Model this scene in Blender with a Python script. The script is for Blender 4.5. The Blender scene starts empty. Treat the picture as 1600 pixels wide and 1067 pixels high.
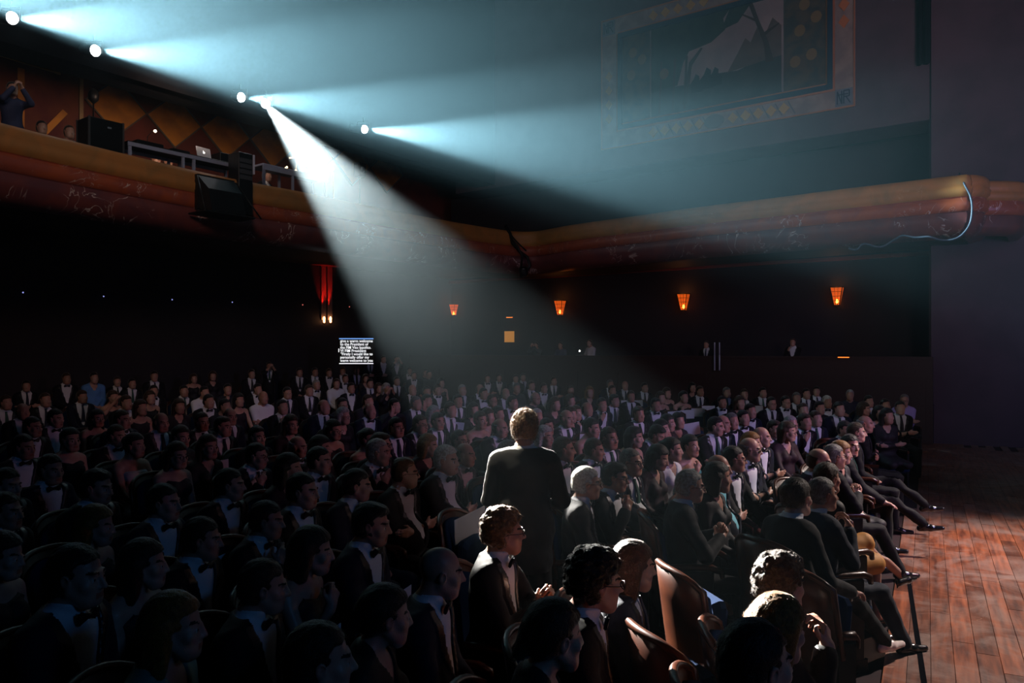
import bpy, math, random
import numpy as np
from mathutils import Vector, Matrix
random.seed(7); np.random.seed(7)
sc = bpy.context.scene
COL = sc.collection
# ------------------------------------------------------------------ camera
H = 2.2; F = 1200.0; HY = 548.0
cd = bpy.data.cameras.new('camera'); cam = bpy.data.objects.new('camera', cd); COL.objects.link(cam)
cam.location = (0, 0, H); cam.rotation_euler = (math.pi/2, 0, 0)
cd.sensor_width = 36; cd.lens = 27; cd.shift_y = (HY-533.5)/1600; cd.clip_end = 200
sc.camera = cam
# ------------------------------------------------------------------ world, exposure
w = bpy.data.worlds.new('world'); sc.world = w; w.use_nodes = True
w.node_tree.nodes['Background'].inputs[0].default_value = (.02, .03, .06, 1)
w.node_tree.nodes['Background'].inputs[1].default_value = 0.0
sc.view_settings.view_transform = 'Standard'; sc.view_settings.look = 'None'
sc.view_settings.gamma = 1; sc.view_settings.use_curve_mapping = False
sc.view_settings.exposure = 0.0
cy = sc.cycles
cy.max_bounces = 3; cy.diffuse_bounces = 1; cy.glossy_bounces = 1; cy.transmission_bounces = 1
cy.volume_bounces = 0; cy.caustics_reflective = False; cy.caustics_refractive = False
cy.sample_clamp_indirect = 2.0
HAZE = 0.0022
# ------------------------------------------------------------------ lights
def lamp(name, kind, loc, tgt, power, color, **kw):
    l = bpy.data.lights.new(name, kind); l.energy = power; l.color = color
    o = bpy.data.objects.new(name, l); COL.objects.link(o); o.location = loc
    d = Vector(tgt)-Vector(loc); o.rotation_euler = d.to_track_quat('-Z', 'Y').to_euler()
    for k, v in kw.items(): setattr(l, k, v)
    return o
R = math.radians
def px(x, y, d): return Vector(((x-800)*d/F, d, H-(y-HY)*d/F))
def onz(x, y, z):
    d = (H-z)*F/(y-HY); return Vector(((x-800)*d/F, d, z))
LZ = 7.97
SPOTS = [(17, 28), (147, 79), (375, 152), (415, 162), (568, 202)]
SP = [onz(x, y, LZ) for x, y in SPOTS]
CY = (.60, .93, 1.0)
# four cool rig lights fly over the stalls towards the stage, the fifth is the follow spot on the speaker
BD = [Vector((.9, -.30, -.19)), Vector((.9, -.31, -.19)), Vector((.88, -.36, -.19)), None, Vector((.85, -.44, -.20))]
for i_, (pw, an) in {0: (74000, 25), 1: (86000, 24), 2: (125000, 21), 4: (180000, 22)}.items():
    lamp('rig_light_beam', 'SPOT', SP[i_]+BD[i_].normalized()*.25, SP[i_]+BD[i_]*10, pw, CY, spot_size=R(an), spot_blend=.55, shadow_soft_size=.06)
lamp('rig_light_beam', 'SPOT', onz(-150, -38, LZ), onz(-150, -38, LZ)+BD[0]*10, 100000, CY, spot_size=R(26), spot_blend=.55, shadow_soft_size=.06)
FOLLOW = Vector((.43, 4.7, 1.40)); BD[3] = (FOLLOW-SP[3])
lamp('follow_spot_beam', 'SPOT', SP[3]+BD[3].normalized()*.25, FOLLOW, 200000, (.98, .95, .88), spot_size=R(6.3), spot_blend=.35, shadow_soft_size=.05)
# added spot with no lamp seen, brightens the speaker's hair and left rim
lamp('added_rim_spot', 'SPOT', (-4.2, 7.6, 7.0), (.0, 5.2, 1.45), 5200, (1.0, .88, .66), spot_size=R(8), spot_blend=.6, shadow_soft_size=.08)
# stage lighting, off to the right of the frame
lamp('stage_wash_violet', 'SPOT', (9.5, 3.0, 5.0), (3.6, 10, 1), 1100, (.52, .46, 1.0), spot_size=R(46), spot_blend=1, shadow_soft_size=.5)
lamp('stage_wash_blue', 'AREA', (5.5, -1.5, 4.6), (-2.0, 5, 1), 8, (.10, .38, 1.0), shape='DISK', size=1.2, spread=R(110))
lamp('stage_wash_rose', 'SPOT', (9.5, 6.0, 4.4), (2.4, 9.2, 1), 400, (1.0, .40, .52), spot_size=R(54), spot_blend=1, shadow_soft_size=.5)
lamp('stage_floor_light', 'SPOT', (9.5, 9.0, 6.5), (5.2, 6.8, 0), 4200, (1.0, .86, .78), spot_size=R(56), spot_blend=.9, shadow_soft_size=.15)
lamp('house_light_warm', 'AREA', (-4.5, 6.0, 7.2), (-6, 16, 5.3), 26, (1.0, .74, .60), shape='DISK', size=1.5, spread=R(80))
lamp('house_light_side', 'AREA', (6.5, 6.0, 4.2), (6.5, 18, 5.4), 24, (1.0, .76, .76), shape='DISK', size=1.5, spread=R(75))
lamp('house_light_wall', 'AREA', (9.0, 7.0, 7.0), (8.5, 18, 10.5), 45, (.80, .50, .70), shape='DISK', size=1.5, spread=R(90))
lamp('added_wall_blue', 'AREA', (12.5, 9.0, 3.5), (12, 18, 3.5), 30, (.30, .34, 1.0), shape='DISK', size=1.5, spread=R(110))  # added unseen lamp, only tints the stage wall blue
lamp('gallery_wall_fill', 'AREA', (-6.5, 15.5, 7.4), (-11, 21, 8.4), 30, (1.0, .66, .45), shape='DISK', size=.5, spread=R(130))  # added warm fill, no source seen, brings up the diamond wall

# ------------------------------------------------------------------ helpers
def newmat(name):
    m = bpy.data.materials.new(name); m.use_nodes = True
    return m, m.node_tree.nodes, m.node_tree.links, m.node_tree.nodes['Principled BSDF']
def mat(name, c, rough=.6, metal=0, spec=.4, noise=None, bump=0, bscale=60, emit=None, es=0, objcol=False, var=0, sss=0, sheen=0):
    m, N, L, b = newmat(name)
    b.inputs['Base Color'].default_value = (*c, 1); b.inputs['Roughness'].default_value = rough
    b.inputs['Metallic'].default_value = metal; b.inputs['Specular IOR Level'].default_value = spec
    src = None
    tc = N.new('ShaderNodeTexCoord')
    if objcol:
        oi = N.new('ShaderNodeObjectInfo'); mx = N.new('ShaderNodeMix'); mx.data_type = 'RGBA'; mx.blend_type = 'MULTIPLY'
        mx.inputs[0].default_value = 1; mx.inputs[7].default_value = (*c, 1)
        L.new(oi.outputs['Color'], mx.inputs[6]); src = mx.outputs[2]
    if noise:
        c2, scl = noise
        n = N.new('ShaderNodeTexNoise'); n.inputs['Scale'].default_value = scl; n.inputs['Detail'].default_value = 5
        L.new(tc.outputs['Object'], n.inputs['Vector'])
        mx = N.new('ShaderNodeMix'); mx.data_type = 'RGBA'
        cr = N.new('ShaderNodeMapRange'); cr.inputs[1].default_value = .38; cr.inputs[2].default_value = .62
        L.new(n.outputs[0], cr.inputs[0]); L.new(cr.outputs[0], mx.inputs[0])
        if src: 
            L.new(src, mx.inputs[6])
            m2 = N.new('ShaderNodeMix'); m2.data_type = 'RGBA'; m2.blend_type = 'MULTIPLY'; m2.inputs[0].default_value = 1
            m2.inputs[7].default_value = (*c2, 1); L.new(src, m2.inputs[6]); L.new(m2.outputs[2], mx.inputs[7])
        else:
            mx.inputs[6].default_value = (*c, 1); mx.inputs[7].default_value = (*c2, 1)
        src = mx.outputs[2]
    if src: L.new(src, b.inputs['Base Color'])
    if bump:
        n = N.new('ShaderNodeTexNoise'); n.inputs['Scale'].default_value = bscale; n.inputs['Detail'].default_value = 4
        L.new(tc.outputs['Object'], n.inputs['Vector'])
        bp = N.new('ShaderNodeBump'); bp.inputs['Strength'].default_value = bump; bp.inputs['Distance'].default_value = .01
        L.new(n.outputs[0], bp.inputs['Height']); L.new(bp.outputs[0], b.inputs['Normal'])
    if emit:
        b.inputs['Emission Color'].default_value = (*emit, 1); b.inputs['Emission Strength'].default_value = es
    if sheen:
        b.inputs['Sheen Weight'].default_value = sheen; b.inputs['Sheen Roughness'].default_value = .35
    if sss:
        b.inputs['Subsurface Weight'].default_value = sss; b.inputs['Subsurface Scale'].default_value = .012
        b.inputs['Subsurface Radius'].default_value = (1, .3, .15)
    return m

def link(name, me, mats=(), parent=None, loc=None, color=None):
    o = bpy.data.objects.new(name, me); COL.objects.link(o)
    for m in mats:
        if len(me.materials) < len(mats): me.materials.append(m)
    if parent: o.parent = parent
    if loc is not None: o.location = loc
    if color: o.color = (*color, 1)
    return o
def tag(o, label, cat, group=None):
    o['label'] = label; o['category'] = cat
    if group: o['group'] = group
    return o
def struct(o): o['kind'] = 'structure'; return o
def empty(name, loc=(0, 0, 0), rz=0):
    o = bpy.data.objects.new(name, None); COL.objects.link(o); o.location = loc; o.rotation_euler = (0, 0, rz)
    o.empty_display_size = .1; return o

class MB:
    """collects boxes, tubes and prisms, then becomes one mesh"""
    def __init__(s): s.v = []; s.f = []; s.m = []; s.sm = []
    def add(s, vs, fs, mi=0, smooth=False):
        b = len(s.v); s.v += [tuple(v) for v in vs]; s.f += [tuple(i+b for i in f) for f in fs]
        s.m += [mi]*len(fs); s.sm += [smooth]*len(fs)
    def box(s, c, size, M=None, mi=0):
        vs = [Vector(((i-.5)*size[0], (j-.5)*size[1], (k-.5)*size[2])) for i in (0, 1) for j in (0, 1) for k in (0, 1)]
        if M: vs = [M @ v for v in vs]
        s.add([v+Vector(c) for v in vs], [(0, 1, 3, 2), (4, 6, 7, 5), (0, 4, 5, 1), (2, 3, 7, 6), (0, 2, 6, 4), (1, 5, 7, 3)], mi)
    def rbox(s, c, size, r=.01, M=None, mi=0):
        hx, hy, hz = [a/2 for a in size]; vs = []; r = min(r, hx*.9, hy*.9, hz*.9)
        for (z, i) in ((-hz, r), (-hz+r, 0), (hz-r, 0), (hz, r)):
            a, b = hx-i, hy-i
            for (x, y) in ((-a, -b+r), (-a+r, -b), (a-r, -b), (a, -b+r), (a, b-r), (a-r, b), (-a+r, b), (-a, b-r)):
                vs.append(Vector((x, y, z)))
        if M: vs = [M @ v for v in vs]
        fs = [tuple(range(7, -1, -1)), tuple(range(24, 32))]
        for k in range(3):
            for j in range(8): fs.append((k*8+j, k*8+(j+1) % 8, (k+1)*8+(j+1) % 8, (k+1)*8+j))
        s.add([v+Vector(c) for v in vs], fs, mi)
    def tube(s, pts, r, n=8, mi=0, cap=True):
        pts = [Vector(p) for p in pts]; rs = r if isinstance(r, (list, tuple)) else [r]*len(pts)
        vs = []; up = Vector((0, 0, 1))
        t0 = (pts[1]-pts[0]).normalized()
        a = up.cross(t0)
        if a.length < .1: a = Vector((1, 0, 0)).cross(t0)
        a.normalize()
        for i, p in enumerate(pts):
            t = (pts[min(i+1, len(pts)-1)]-pts[max(i-1, 0)]).normalized()
            a = (a - t*a.dot(t)).normalized(); b = t.cross(a)
            for k in range(n):
                q = 2*math.pi*k/n; vs.append(p+(a*math.cos(q)+b*math.sin(q))*rs[i])
        fs = [(i*n+k, i*n+(k+1) % n, (i+1)*n+(k+1) % n, (i+1)*n+k) for i in range(len(pts)-1) for k in range(n)]
        if cap: fs += [tuple(range(n-1, -1, -1)), tuple(range((len(pts)-1)*n, len(pts)*n))]
        s.add(vs, fs, mi, True)
    def lathe(s, prof, c=(0, 0, 0), M=None, n=16, mi=0):
        vs = []
        for (r, z) in prof:
            for k in range(n):
                q = 2*math.pi*k/n; v = Vector((r*math.cos(q), r*math.sin(q), z))
                vs.append((M @ v if M else v)+Vector(c))
        fs = [(i*n+k, i*n+(k+1) % n, (i+1)*n+(k+1) % n, (i+1)*n+k) for i in range(len(prof)-1) for k in range(n)]
        fs += [tuple(range(n-1, -1, -1)), tuple(range((len(prof)-1)*n, len(prof)*n))]
        s.add(vs, fs, mi, True)
    def prism(s, poly, o, ux, uy, un, th, mi=0):
        o = Vector(o); n = len(poly)
        vs = [o+Vector(ux)*a+Vector(uy)*b for a, b in poly]+[o+Vector(ux)*a+Vector(uy)*b+Vector(un)*th for a, b in poly]
        fs = [tuple(range(n-1, -1, -1)), tuple(range(n, 2*n))]+[(i, (i+1) % n, n+(i+1) % n, n+i) for i in range(n)]
        s.add(vs, fs, mi)
    def mesh(s, name):
        me = bpy.data.meshes.new(name); me.from_pydata(s.v, [], s.f)
        me.polygons.foreach_set('material_index', s.m); me.polygons.foreach_set('use_smooth', s.sm); me.update()
        return me
    def build(s, name, mats, parent=None, loc=None, color=None):
        if not isinstance(mats, (list, tuple)): mats = [mats]
        return link(name, s.mesh(name), mats, parent, loc, color)
# ------------------------------------------------------------------ materials of the hall
def marbled(name, c1, c2, vein, scale=1.2, vs=.012, rough=.38):
    m, N, L, b = newmat(name); tc = N.new('ShaderNodeTexCoord')
    n = N.new('ShaderNodeTexNoise'); n.inputs['Scale'].default_value = scale*1.6; n.inputs['Detail'].default_value = 6
    n.inputs['Distortion'].default_value = 1.2
    L.new(tc.outputs['Object'], n.inputs['Vector'])
    mx = N.new('ShaderNodeMix'); mx.data_type = 'RGBA'; mx.inputs[6].default_value = (*c1, 1); mx.inputs[7].default_value = (*c2, 1)
    r = N.new('ShaderNodeMapRange'); r.inputs[1].default_value = .35; r.inputs[2].default_value = .65
    L.new(n.outputs[0], r.inputs[0]); L.new(r.outputs[0], mx.inputs[0])
    n2 = N.new('ShaderNodeTexNoise'); n2.inputs['Scale'].default_value = scale*.9; n2.inputs['Detail'].default_value = 3
    n2.inputs['Distortion'].default_value = 3.0; L.new(tc.outputs['Object'], n2.inputs['Vector'])
    s1 = N.new('ShaderNodeMath'); s1.operation = 'SUBTRACT'; s1.inputs[1].default_value = .5; L.new(n2.outputs[0], s1.inputs[0])
    s2 = N.new('ShaderNodeMath'); s2.operation = 'ABSOLUTE'; L.new(s1.outputs[0], s2.inputs[0])
    s3 = N.new('ShaderNodeMapRange'); s3.inputs[1].default_value = 0; s3.inputs[2].default_value = vs; s3.inputs[3].default_value = 1; s3.inputs[4].default_value = 0
    L.new(s2.outputs[0], s3.inputs[0])
    n3 = N.new('ShaderNodeTexNoise'); n3.inputs['Scale'].default_value = scale*1.3; L.new(tc.outputs['Object'], n3.inputs['Vector'])
    s4 = N.new('ShaderNodeMapRange'); s4.inputs[1].default_value = .5; s4.inputs[2].default_value = .6; L.new(n3.outputs[0], s4.inputs[0])
    s5 = N.new('ShaderNodeMath'); s5.operation = 'MULTIPLY'; L.new(s3.outputs[0], s5.inputs[0]); L.new(s4.outputs[0], s5.inputs[1])
    m2 = N.new('ShaderNodeMix'); m2.data_type = 'RGBA'; m2.inputs[7].default_value = (*vein, 1)
    L.new(s5.outputs[0], m2.inputs[0]); L.new(mx.outputs[2], m2.inputs[6]); L.new(m2.outputs[2], b.inputs['Base Color'])
    b.inputs['Roughness'].default_value = rough; b.inputs['Specular IOR Level'].default_value = .5
    return m
M_OCHRE = marbled('ochre_plaster', (.50, .20, .05), (.36, .17, .05), (.55, .30, .12), 1.0, .004, .5)
M_RED = marbled('red_marbling', (.42, .09, .035), (.30, .07, .05), (.75, .6, .55), 1.4, .010, .35)
M_MAR = marbled('maroon_marbling', (.20, .05, .045), (.13, .04, .05), (.8, .66, .62), 1.1, .014, .4)
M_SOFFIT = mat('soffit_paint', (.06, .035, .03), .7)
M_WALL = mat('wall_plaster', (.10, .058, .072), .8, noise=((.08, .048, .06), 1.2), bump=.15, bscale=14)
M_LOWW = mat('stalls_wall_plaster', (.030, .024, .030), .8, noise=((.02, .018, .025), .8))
M_DRED = mat('dark_red_wall', (.16, .035, .025), .8, noise=((.10, .025, .02), 1.5))
M_DIA = mat('orange_gold_diamond', (.62, .25, .035), .6, noise=((.38, .15, .03), 2.0), bump=.2, bscale=10)
M_BLACKP = mat('black_paint', (.006, .006, .008), 1.0, spec=0)
M_CEIL = mat('ceiling_plaster', (.03, .03, .035), .9)
M_METAL = mat('black_metal', (.012, .012, .014), .4, metal=.6)
M_ALU = mat('aluminium', (.5, .5, .55), .35, metal=.8)
M_GOLD = mat('brass', (.9, .6, .22), .3, metal=.9)
M_CREAM = mat('cream_border', (.34, .24, .19), .7, noise=((.24, .17, .15), 3))
M_PAPER = mat('white_paper', (.80, .82, .88), .8)
M_CABLE = mat('grey_cable', (.07, .09, .13), .6)
M_SCREEN = mat('unlit_screen', (.004, .004, .005), .4)

def wallq(name, a, b, z0, z1, m, kind=True, th=.25, side=1):
    a = Vector((*a, 0)); b = Vector((*b, 0)); t = (b-a).normalized(); n = Vector((-t.y, t.x, 0))*side
    mb = MB(); mb.prism([(0, z0), ((b-a).length, z0), ((b-a).length, z1), (0, z1)], a, t, Vector((0, 0, 1)), n, th)
    return struct(mb.build(name, m))
# line intersection of a pixel column with a wall given by two plan points
def colhit(x, a, b):
    r = (x-800)/F; (ax, ay), (bx, by) = a, b
    k = (r*ay-ax)/((bx-ax)-r*(by-ay)); return Vector((ax+(bx-ax)*k, ay+(by-ay)*k, 0))

# floor: flat at the front, slightly raked towards the back
U = Vector((-.755, .655, 0)).normalized(); V = Vector((.655, .755, 0)).normalized()
RK = .018
def fz(x, y):
    u = U.x*x+U.y*y; return RK*max(0, u-3.2)
mb = MB()
def uv(u, v, z): p = U*u+V*v; return (p.x, p.y, z)
mb.add([uv(-16, -12, -.02), uv(-16, 34, -.02), uv(3.2, 34, 0), uv(3.2, -12, 0), uv(28, 34, RK*24.8), uv(28, -12, RK*24.8)], [(0, 3, 2, 1), (3, 5, 4, 2)])
M_CARPET = mat('dark_carpet', (.035, .012, .014), .95, noise=((.02, .01, .012), 6))
floor = struct(mb.build('floor', M_CARPET))
# stage-front boards, each its own plank
m, N, L, b = newmat('worn_red_boards'); M_PLANK = m
tc = N.new('ShaderNodeTexCoord'); oi = N.new('ShaderNodeObjectInfo')
ge = N.new('ShaderNodeNewGeometry')
mp = N.new('ShaderNodeMapping'); mp.inputs['Rotation'].default_value = (0, 0, math.atan2(.475, .88)); L.new(ge.outputs['Position'], mp.inputs[0])
mp2 = N.new('ShaderNodeMapping'); mp2.inputs['Scale'].default_value = (9, .8, 1); L.new(mp.outputs[0], mp2.inputs[0])
n1 = N.new('ShaderNodeTexNoise'); n1.inputs['Scale'].default_value = 2.2; n1.inputs['Detail'].default_value = 8; L.new(mp2.outputs[0], n1.inputs['Vector'])
cr = N.new('ShaderNodeValToRGB'); cr.color_ramp.elements[0].position = .33; cr.color_ramp.elements[0].color = (.10, .026, .014, 1)
cr.color_ramp.elements[1].position = .68; cr.color_ramp.elements[1].color = (.38, .11, .045, 1)
L.new(n1.outputs[0], cr.inputs[0])
hv = N.new('ShaderNodeHueSaturation'); vr = N.new('ShaderNodeMapRange'); vr.inputs[3].default_value = .55; vr.inputs[4].default_value = 1.35
L.new(oi.outputs['Random'], vr.inputs[0]); L.new(vr.outputs[0], hv.inputs['Value']); L.new(cr.outputs[0], hv.inputs['Color'])
# scuffs: pale, worn finish
n2 = N.new('ShaderNodeTexNoise'); n2.inputs['Scale'].default_value = 1.3; n2.inputs['Detail'].default_value = 9; n2.inputs['Roughness'].default_value = .75
n2.inputs['Distortion'].default_value = .8; L.new(ge.outputs['Position'], n2.inputs['Vector'])
r2 = N.new('ShaderNodeMapRange'); r2.inputs[1].default_value = .45; r2.inputs[2].default_value = .64; r2.inputs[4].default_value = .75; L.new(n2.outputs[0], r2.inputs[0])
mx = N.new('ShaderNodeMix'); mx.data_type = 'RGBA'; mx.inputs[7].default_value = (.36, .25, .21, 1)
L.new(r2.outputs[0], mx.inputs[0]); L.new(hv.outputs[0], mx.inputs[6])
# thin scratches
n4 = N.new('ShaderNodeTexNoise'); n4.inputs['Scale'].default_value = .55; n4.inputs['Detail'].default_value = 2; n4.inputs['Distortion'].default_value = 1.5; L.new(ge.outputs['Position'], n4.inputs['Vector'])
a1 = N.new('ShaderNodeMath'); a1.operation = 'PINGPONG'; a1.inputs[1].default_value = .06; L.new(n4.outputs[0], a1.inputs[0])
a2 = N.new('ShaderNodeMapRange'); a2.inputs[1].default_value = .0; a2.inputs[2].default_value = .0012; a2.inputs[3].default_value = .55; a2.inputs[4].default_value = 0; L.new(a1.outputs[0], a2.inputs[0])
m3 = N.new('ShaderNodeMix'); m3.data_type = 'RGBA'; m3.inputs[7].default_value = (.62, .34, .22, 1); L.new(a2.outputs[0], m3.inputs[0]); L.new(mx.outputs[2], m3.inputs[6])
L.new(m3.outputs[2], b.inputs['Base Color'])
r3 = N.new('ShaderNodeMapRange'); r3.inputs[3].default_value = .30; r3.inputs[4].default_value = .55; L.new(n2.outputs[0], r3.inputs[0]); L.new(r3.outputs[0], b.inputs['Roughness'])
bd = Vector((.475, .88, 0)).normalized(); bn = Vector((bd.y, -bd.x, 0))
meshes = {}
def plankmesh(ln):
    if ln not in meshes:
        mb = MB(); M = Matrix((( bn.x, bd.x, 0), (bn.y, bd.y, 0), (0, 0, 1)))
        mb.rbox((0, 0, 0), (.1425, ln-.003, .022), .0025, M); meshes[ln] = mb.mesh('plank'); meshes[ln].materials.append(M_PLANK)
    return meshes[ln]
O0 = Vector((2.6, 4.0, 0)); far = MB(); npl = 0
for i in range(-4, 66):
    t = -3-random.random()*1.6
    while t < 16:
        ln = random.choice((1.2, 1.8, 2.4)); c = O0+bn*(i*.145)+bd*(t+ln/2)
        t += ln
        # keep to the stage side of the front row
        if (U.dot(c) > 2.9 and F*c.x/c.y < 640) or c.y < 2.6: continue
        if not (1180 < 800+F*c.x/c.y < 1760): continue
        if c.y > 18.1-.3*(c.x-9.8): continue
        near = c.y < 11 and npl < 290
        if near:
            o = link('plank', plankmesh(ln), (), floor, (c.x, c.y, fz(c.x, c.y)+.002+random.random()*.0012)); npl += 1
        else:
            M = Matrix(((bn.x, bd.x, 0), (bn.y, bd.y, 0), (0, 0, 1))); far.box((c.x, c.y, fz(c.x, c.y)+.004), (.1425, ln-.003, .022), M)
o = far.build('plank_field', M_PLANK, floor); o['kind'] = 'stuff'

# walls
LW_A = (px(1455, 548, 19.8).x, 19.8); LW_D = Vector((-.84, .54)).normalized()
LW_B = (LW_A[0]+LW_D.x*15.5, LW_A[1]+LW_D.y*15.5)
LWE = (LW_A[0]-LW_D.x*3, LW_A[1]-LW_D.y*3)
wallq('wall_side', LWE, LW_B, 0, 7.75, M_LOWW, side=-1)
BW_D = Vector((-.63, -.78)).normalized()
BW_E = (LW_B[0]+BW_D.x*30, LW_B[1]+BW_D.y*30)
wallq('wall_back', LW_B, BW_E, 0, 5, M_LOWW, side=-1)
# proscenium side, right of the frame
PR_A = (px(1455, 548, 18).x, 18.0); PR_B = (17.5, 15.6)
wallq('wall_stage', PR_A, PR_B, 0, 14, M_WALL, side=1)
# upper wall with the painting, over the side balcony
UP_A = (px(1452, 548, 18).x, 18.0); UP_C = (px(960, 548, 22.9).x, 22.9)
t = (Vector(UP_C)-Vector(UP_A)).normalized(); UP_B = tuple(Vector(UP_A)+t*14.5)
wallq('wall_upper', UP_A, UP_B, 7.62, 14, M_WALL, side=-1, th=1.2)
# dark red wall behind the back balcony
DW_A = Vector((px(603, 548, 26.7).x, 26.7)); DW_D = Vector((.63, .78)).normalized()
dwa = DW_A+DW_D*5.2; dwb = DW_A-DW_D*22
wallq('wall_gallery', tuple(dwa), tuple(dwb), 4.6, 13, M_DRED, side=-1)
# upper balcony front holding the lights, put in black for the unlit band
a, bb = SP[0].xy, SP[4].xy; t = (bb-a).normalized(); n = Vector((-t.y, t.x))
ub_a = a-t*7+n*.55; ub_b = bb+t*7.0+n*.55
mb = MB(); mb.prism([(0, 7.72), ((ub_b-ub_a).length, 7.72), ((ub_b-ub_a).length, 13.9), (0, 13.9)], (*ub_a, 0), (*t, 0), (0, 0, 1), (*n, 0), .3)
mb.prism([(0, 0), ((ub_b-ub_a).length, 0), ((ub_b-ub_a).length, .8), (0, .8)], (*ub_a, 7.72), (*t, 0), (*n, 0), (0, 0, 1), .15)
struct(mb.build('wall_upper_balcony', M_BLACKP))
mb = MB(); mb.box((0, 12, 14.1), (60, 50, .2)); struct(mb.build('ceiling', M_CEIL))
# ------------------------------------------------------------------ balcony front
ZT = 5.87
pp = [(1500, 273), (1400, 285), (1300, 297), (1200, 310), (1100, 322), (1000, 336), (900, 350), (866, 356), (838, 361), (812, 361.5), (785, 359), (700, 345), (600, 326), (500, 305), (400, 286), (300, 265), (150, 229), (0, 191), (-150, 150), (-330, 100)]
path = [onz(x, y, ZT) for x, y in pp]
e = path[0]; d1 = (path[0]-path[1]).normalized(); nrm = Vector((-d1.y, d1.x, 0))   # towards the wall
end = [e+d1*.42+nrm*1.6, e+d1*.40+nrm*.6, e+d1*.30+nrm*.24, e+d1*.14+nrm*.06]
path = end+path
def catmull(P, n=5):
    out = []
    for i in range(len(P)-1):
        p0, p1, p2, p3 = P[max(i-1, 0)], P[i], P[i+1], P[min(i+2, len(P)-1)]
        for k in range(n):
            s = k/n; out.append(.5*((2*p1)+(p2-p0)*s+(2*p0-5*p1+4*p2-p3)*s*s+(3*p1-p0-3*p2+p3)*s**3))
    return out+[P[-1]]
bpath = catmull(path, 4)
def sweep(P, prof, name, m, parent=None, flip=1):
    mb = MB(); n = len(prof); vs = []
    for i, p in enumerate(P):
        t = (P[min(i+1, len(P)-1)]-P[max(i-1, 0)]).normalized(); o = Vector((-t.y, t.x, 0))*flip
        for (a, z) in prof: vs.append((p.x+o.x*a, p.y+o.y*a, z))
    fs = [(i*n+k, (i+1)*n+k, (i+1)*n+k+1, i*n+k+1) for i in range(len(P)-1) for k in range(n-1)]
    mb.add(vs, fs, 0, True); o = mb.build(name, m, parent); return o
balc = struct(empty('wall_balcony'))
sweep(bpath, [(-.34, ZT-.75), (-.34, ZT-.03), (-.30, ZT), (-.02, ZT), (.03, ZT-.02), (.07, ZT-.10), (.085, ZT-.20), (.07, ZT-.24), (.10, ZT-.28), (.09, ZT-.40), (.03, ZT-.46)], 'ochre_band', M_OCHRE, balc)
sweep(bpath, [(.03, ZT-.46), (-.01, ZT-.475), (.05, ZT-.50), (.075, ZT-.60), (.05, ZT-.72), (.0, ZT-.76)], 'red_band', M_RED, balc)
sweep(bpath, [(.0, ZT-.76), (-.03, ZT-.775), (.01, ZT-.80), (-.03, ZT-.98), (-.10, ZT-1.12), (-.22, ZT-1.22), (-.40, ZT-1.27)], 'maroon_band', M_MAR, balc)
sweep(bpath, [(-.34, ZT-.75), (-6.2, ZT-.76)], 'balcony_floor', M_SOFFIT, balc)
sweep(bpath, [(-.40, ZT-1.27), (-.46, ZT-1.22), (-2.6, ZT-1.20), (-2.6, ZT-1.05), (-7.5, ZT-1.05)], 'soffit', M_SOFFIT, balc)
# cornice on the stalls side wall
ca = Vector((LWE[0], LWE[1], 0)); cb = Vector((LW_B[0], LW_B[1], 0)); cn = Vector((LW_D.y, -LW_D.x, 0))*-1
mb = MB(); 
nn = Vector((-LW_D.y, LW_D.x, 0)); nn = nn if nn.dot(Vector((0, -1, 0))) > 0 else -nn
mb.prism([(0, 0), ((cb-ca).length, 0), ((cb-ca).length, .10), (0, .10)], ca+Vector((0, 0, 4.66)), Vector((*LW_D, 0)), (0, 0, 1), nn, .12)
struct(mb.build('trim_1', mat('red_cornice', (.30, .05, .03), .5)))
# projecting loge on the stage wall
lg = struct(empty('wall_loge'))
p0 = onz(1504, 280, ZT); lp = [p0+Vector((.0, .9, 0)), p0+Vector((-.02, .3, 0)), p0+Vector((.12, 0, 0)), px(1545, 280, p0.y-.15), px(1592, 280, p0.y-.1)+Vector((0, 0, 0)), px(1604, 280, p0.y+.25), px(1604, 280, p0.y+1.2)]
lp = catmull([Vector((p.x, p.y, ZT)) for p in lp], 5)
ZL = ZT-.07
sweep(lp, [(-.3, ZL), (0, ZL), (.06, ZL-.05), (.08, ZL-.18), (.04, ZL-.22), (.10, ZL-.26), (.11, ZL-.36), (.03, ZL-.42)], 'ochre_band', M_OCHRE, lg, -1)
sweep(lp, [(.03, ZL-.42), (.05, ZL-.46), (.075, ZL-.56), (.05, ZL-.68), (.0, ZL-.72)], 'red_band', M_RED, lg, -1)
sweep(lp, [(.0, ZL-.72), (-.03, ZL-.74), (-.04, ZL-.95), (-.15, ZL-1.08), (-.35, ZL-1.12)], 'maroon_band', M_MAR, lg, -1)
# vertical grooves at the corner of the upper wall
for i, (xa, ww) in enumerate(((1437, .07), (1448, .10))):
    q = colhit(xa, UP_A, UP_B); mb = MB(); mb.box((q.x-.06, q.y-.10, 11.4), (ww, .12, 5)); struct(mb.build('trim_%d' % (i+2), M_BLACKP))
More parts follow.
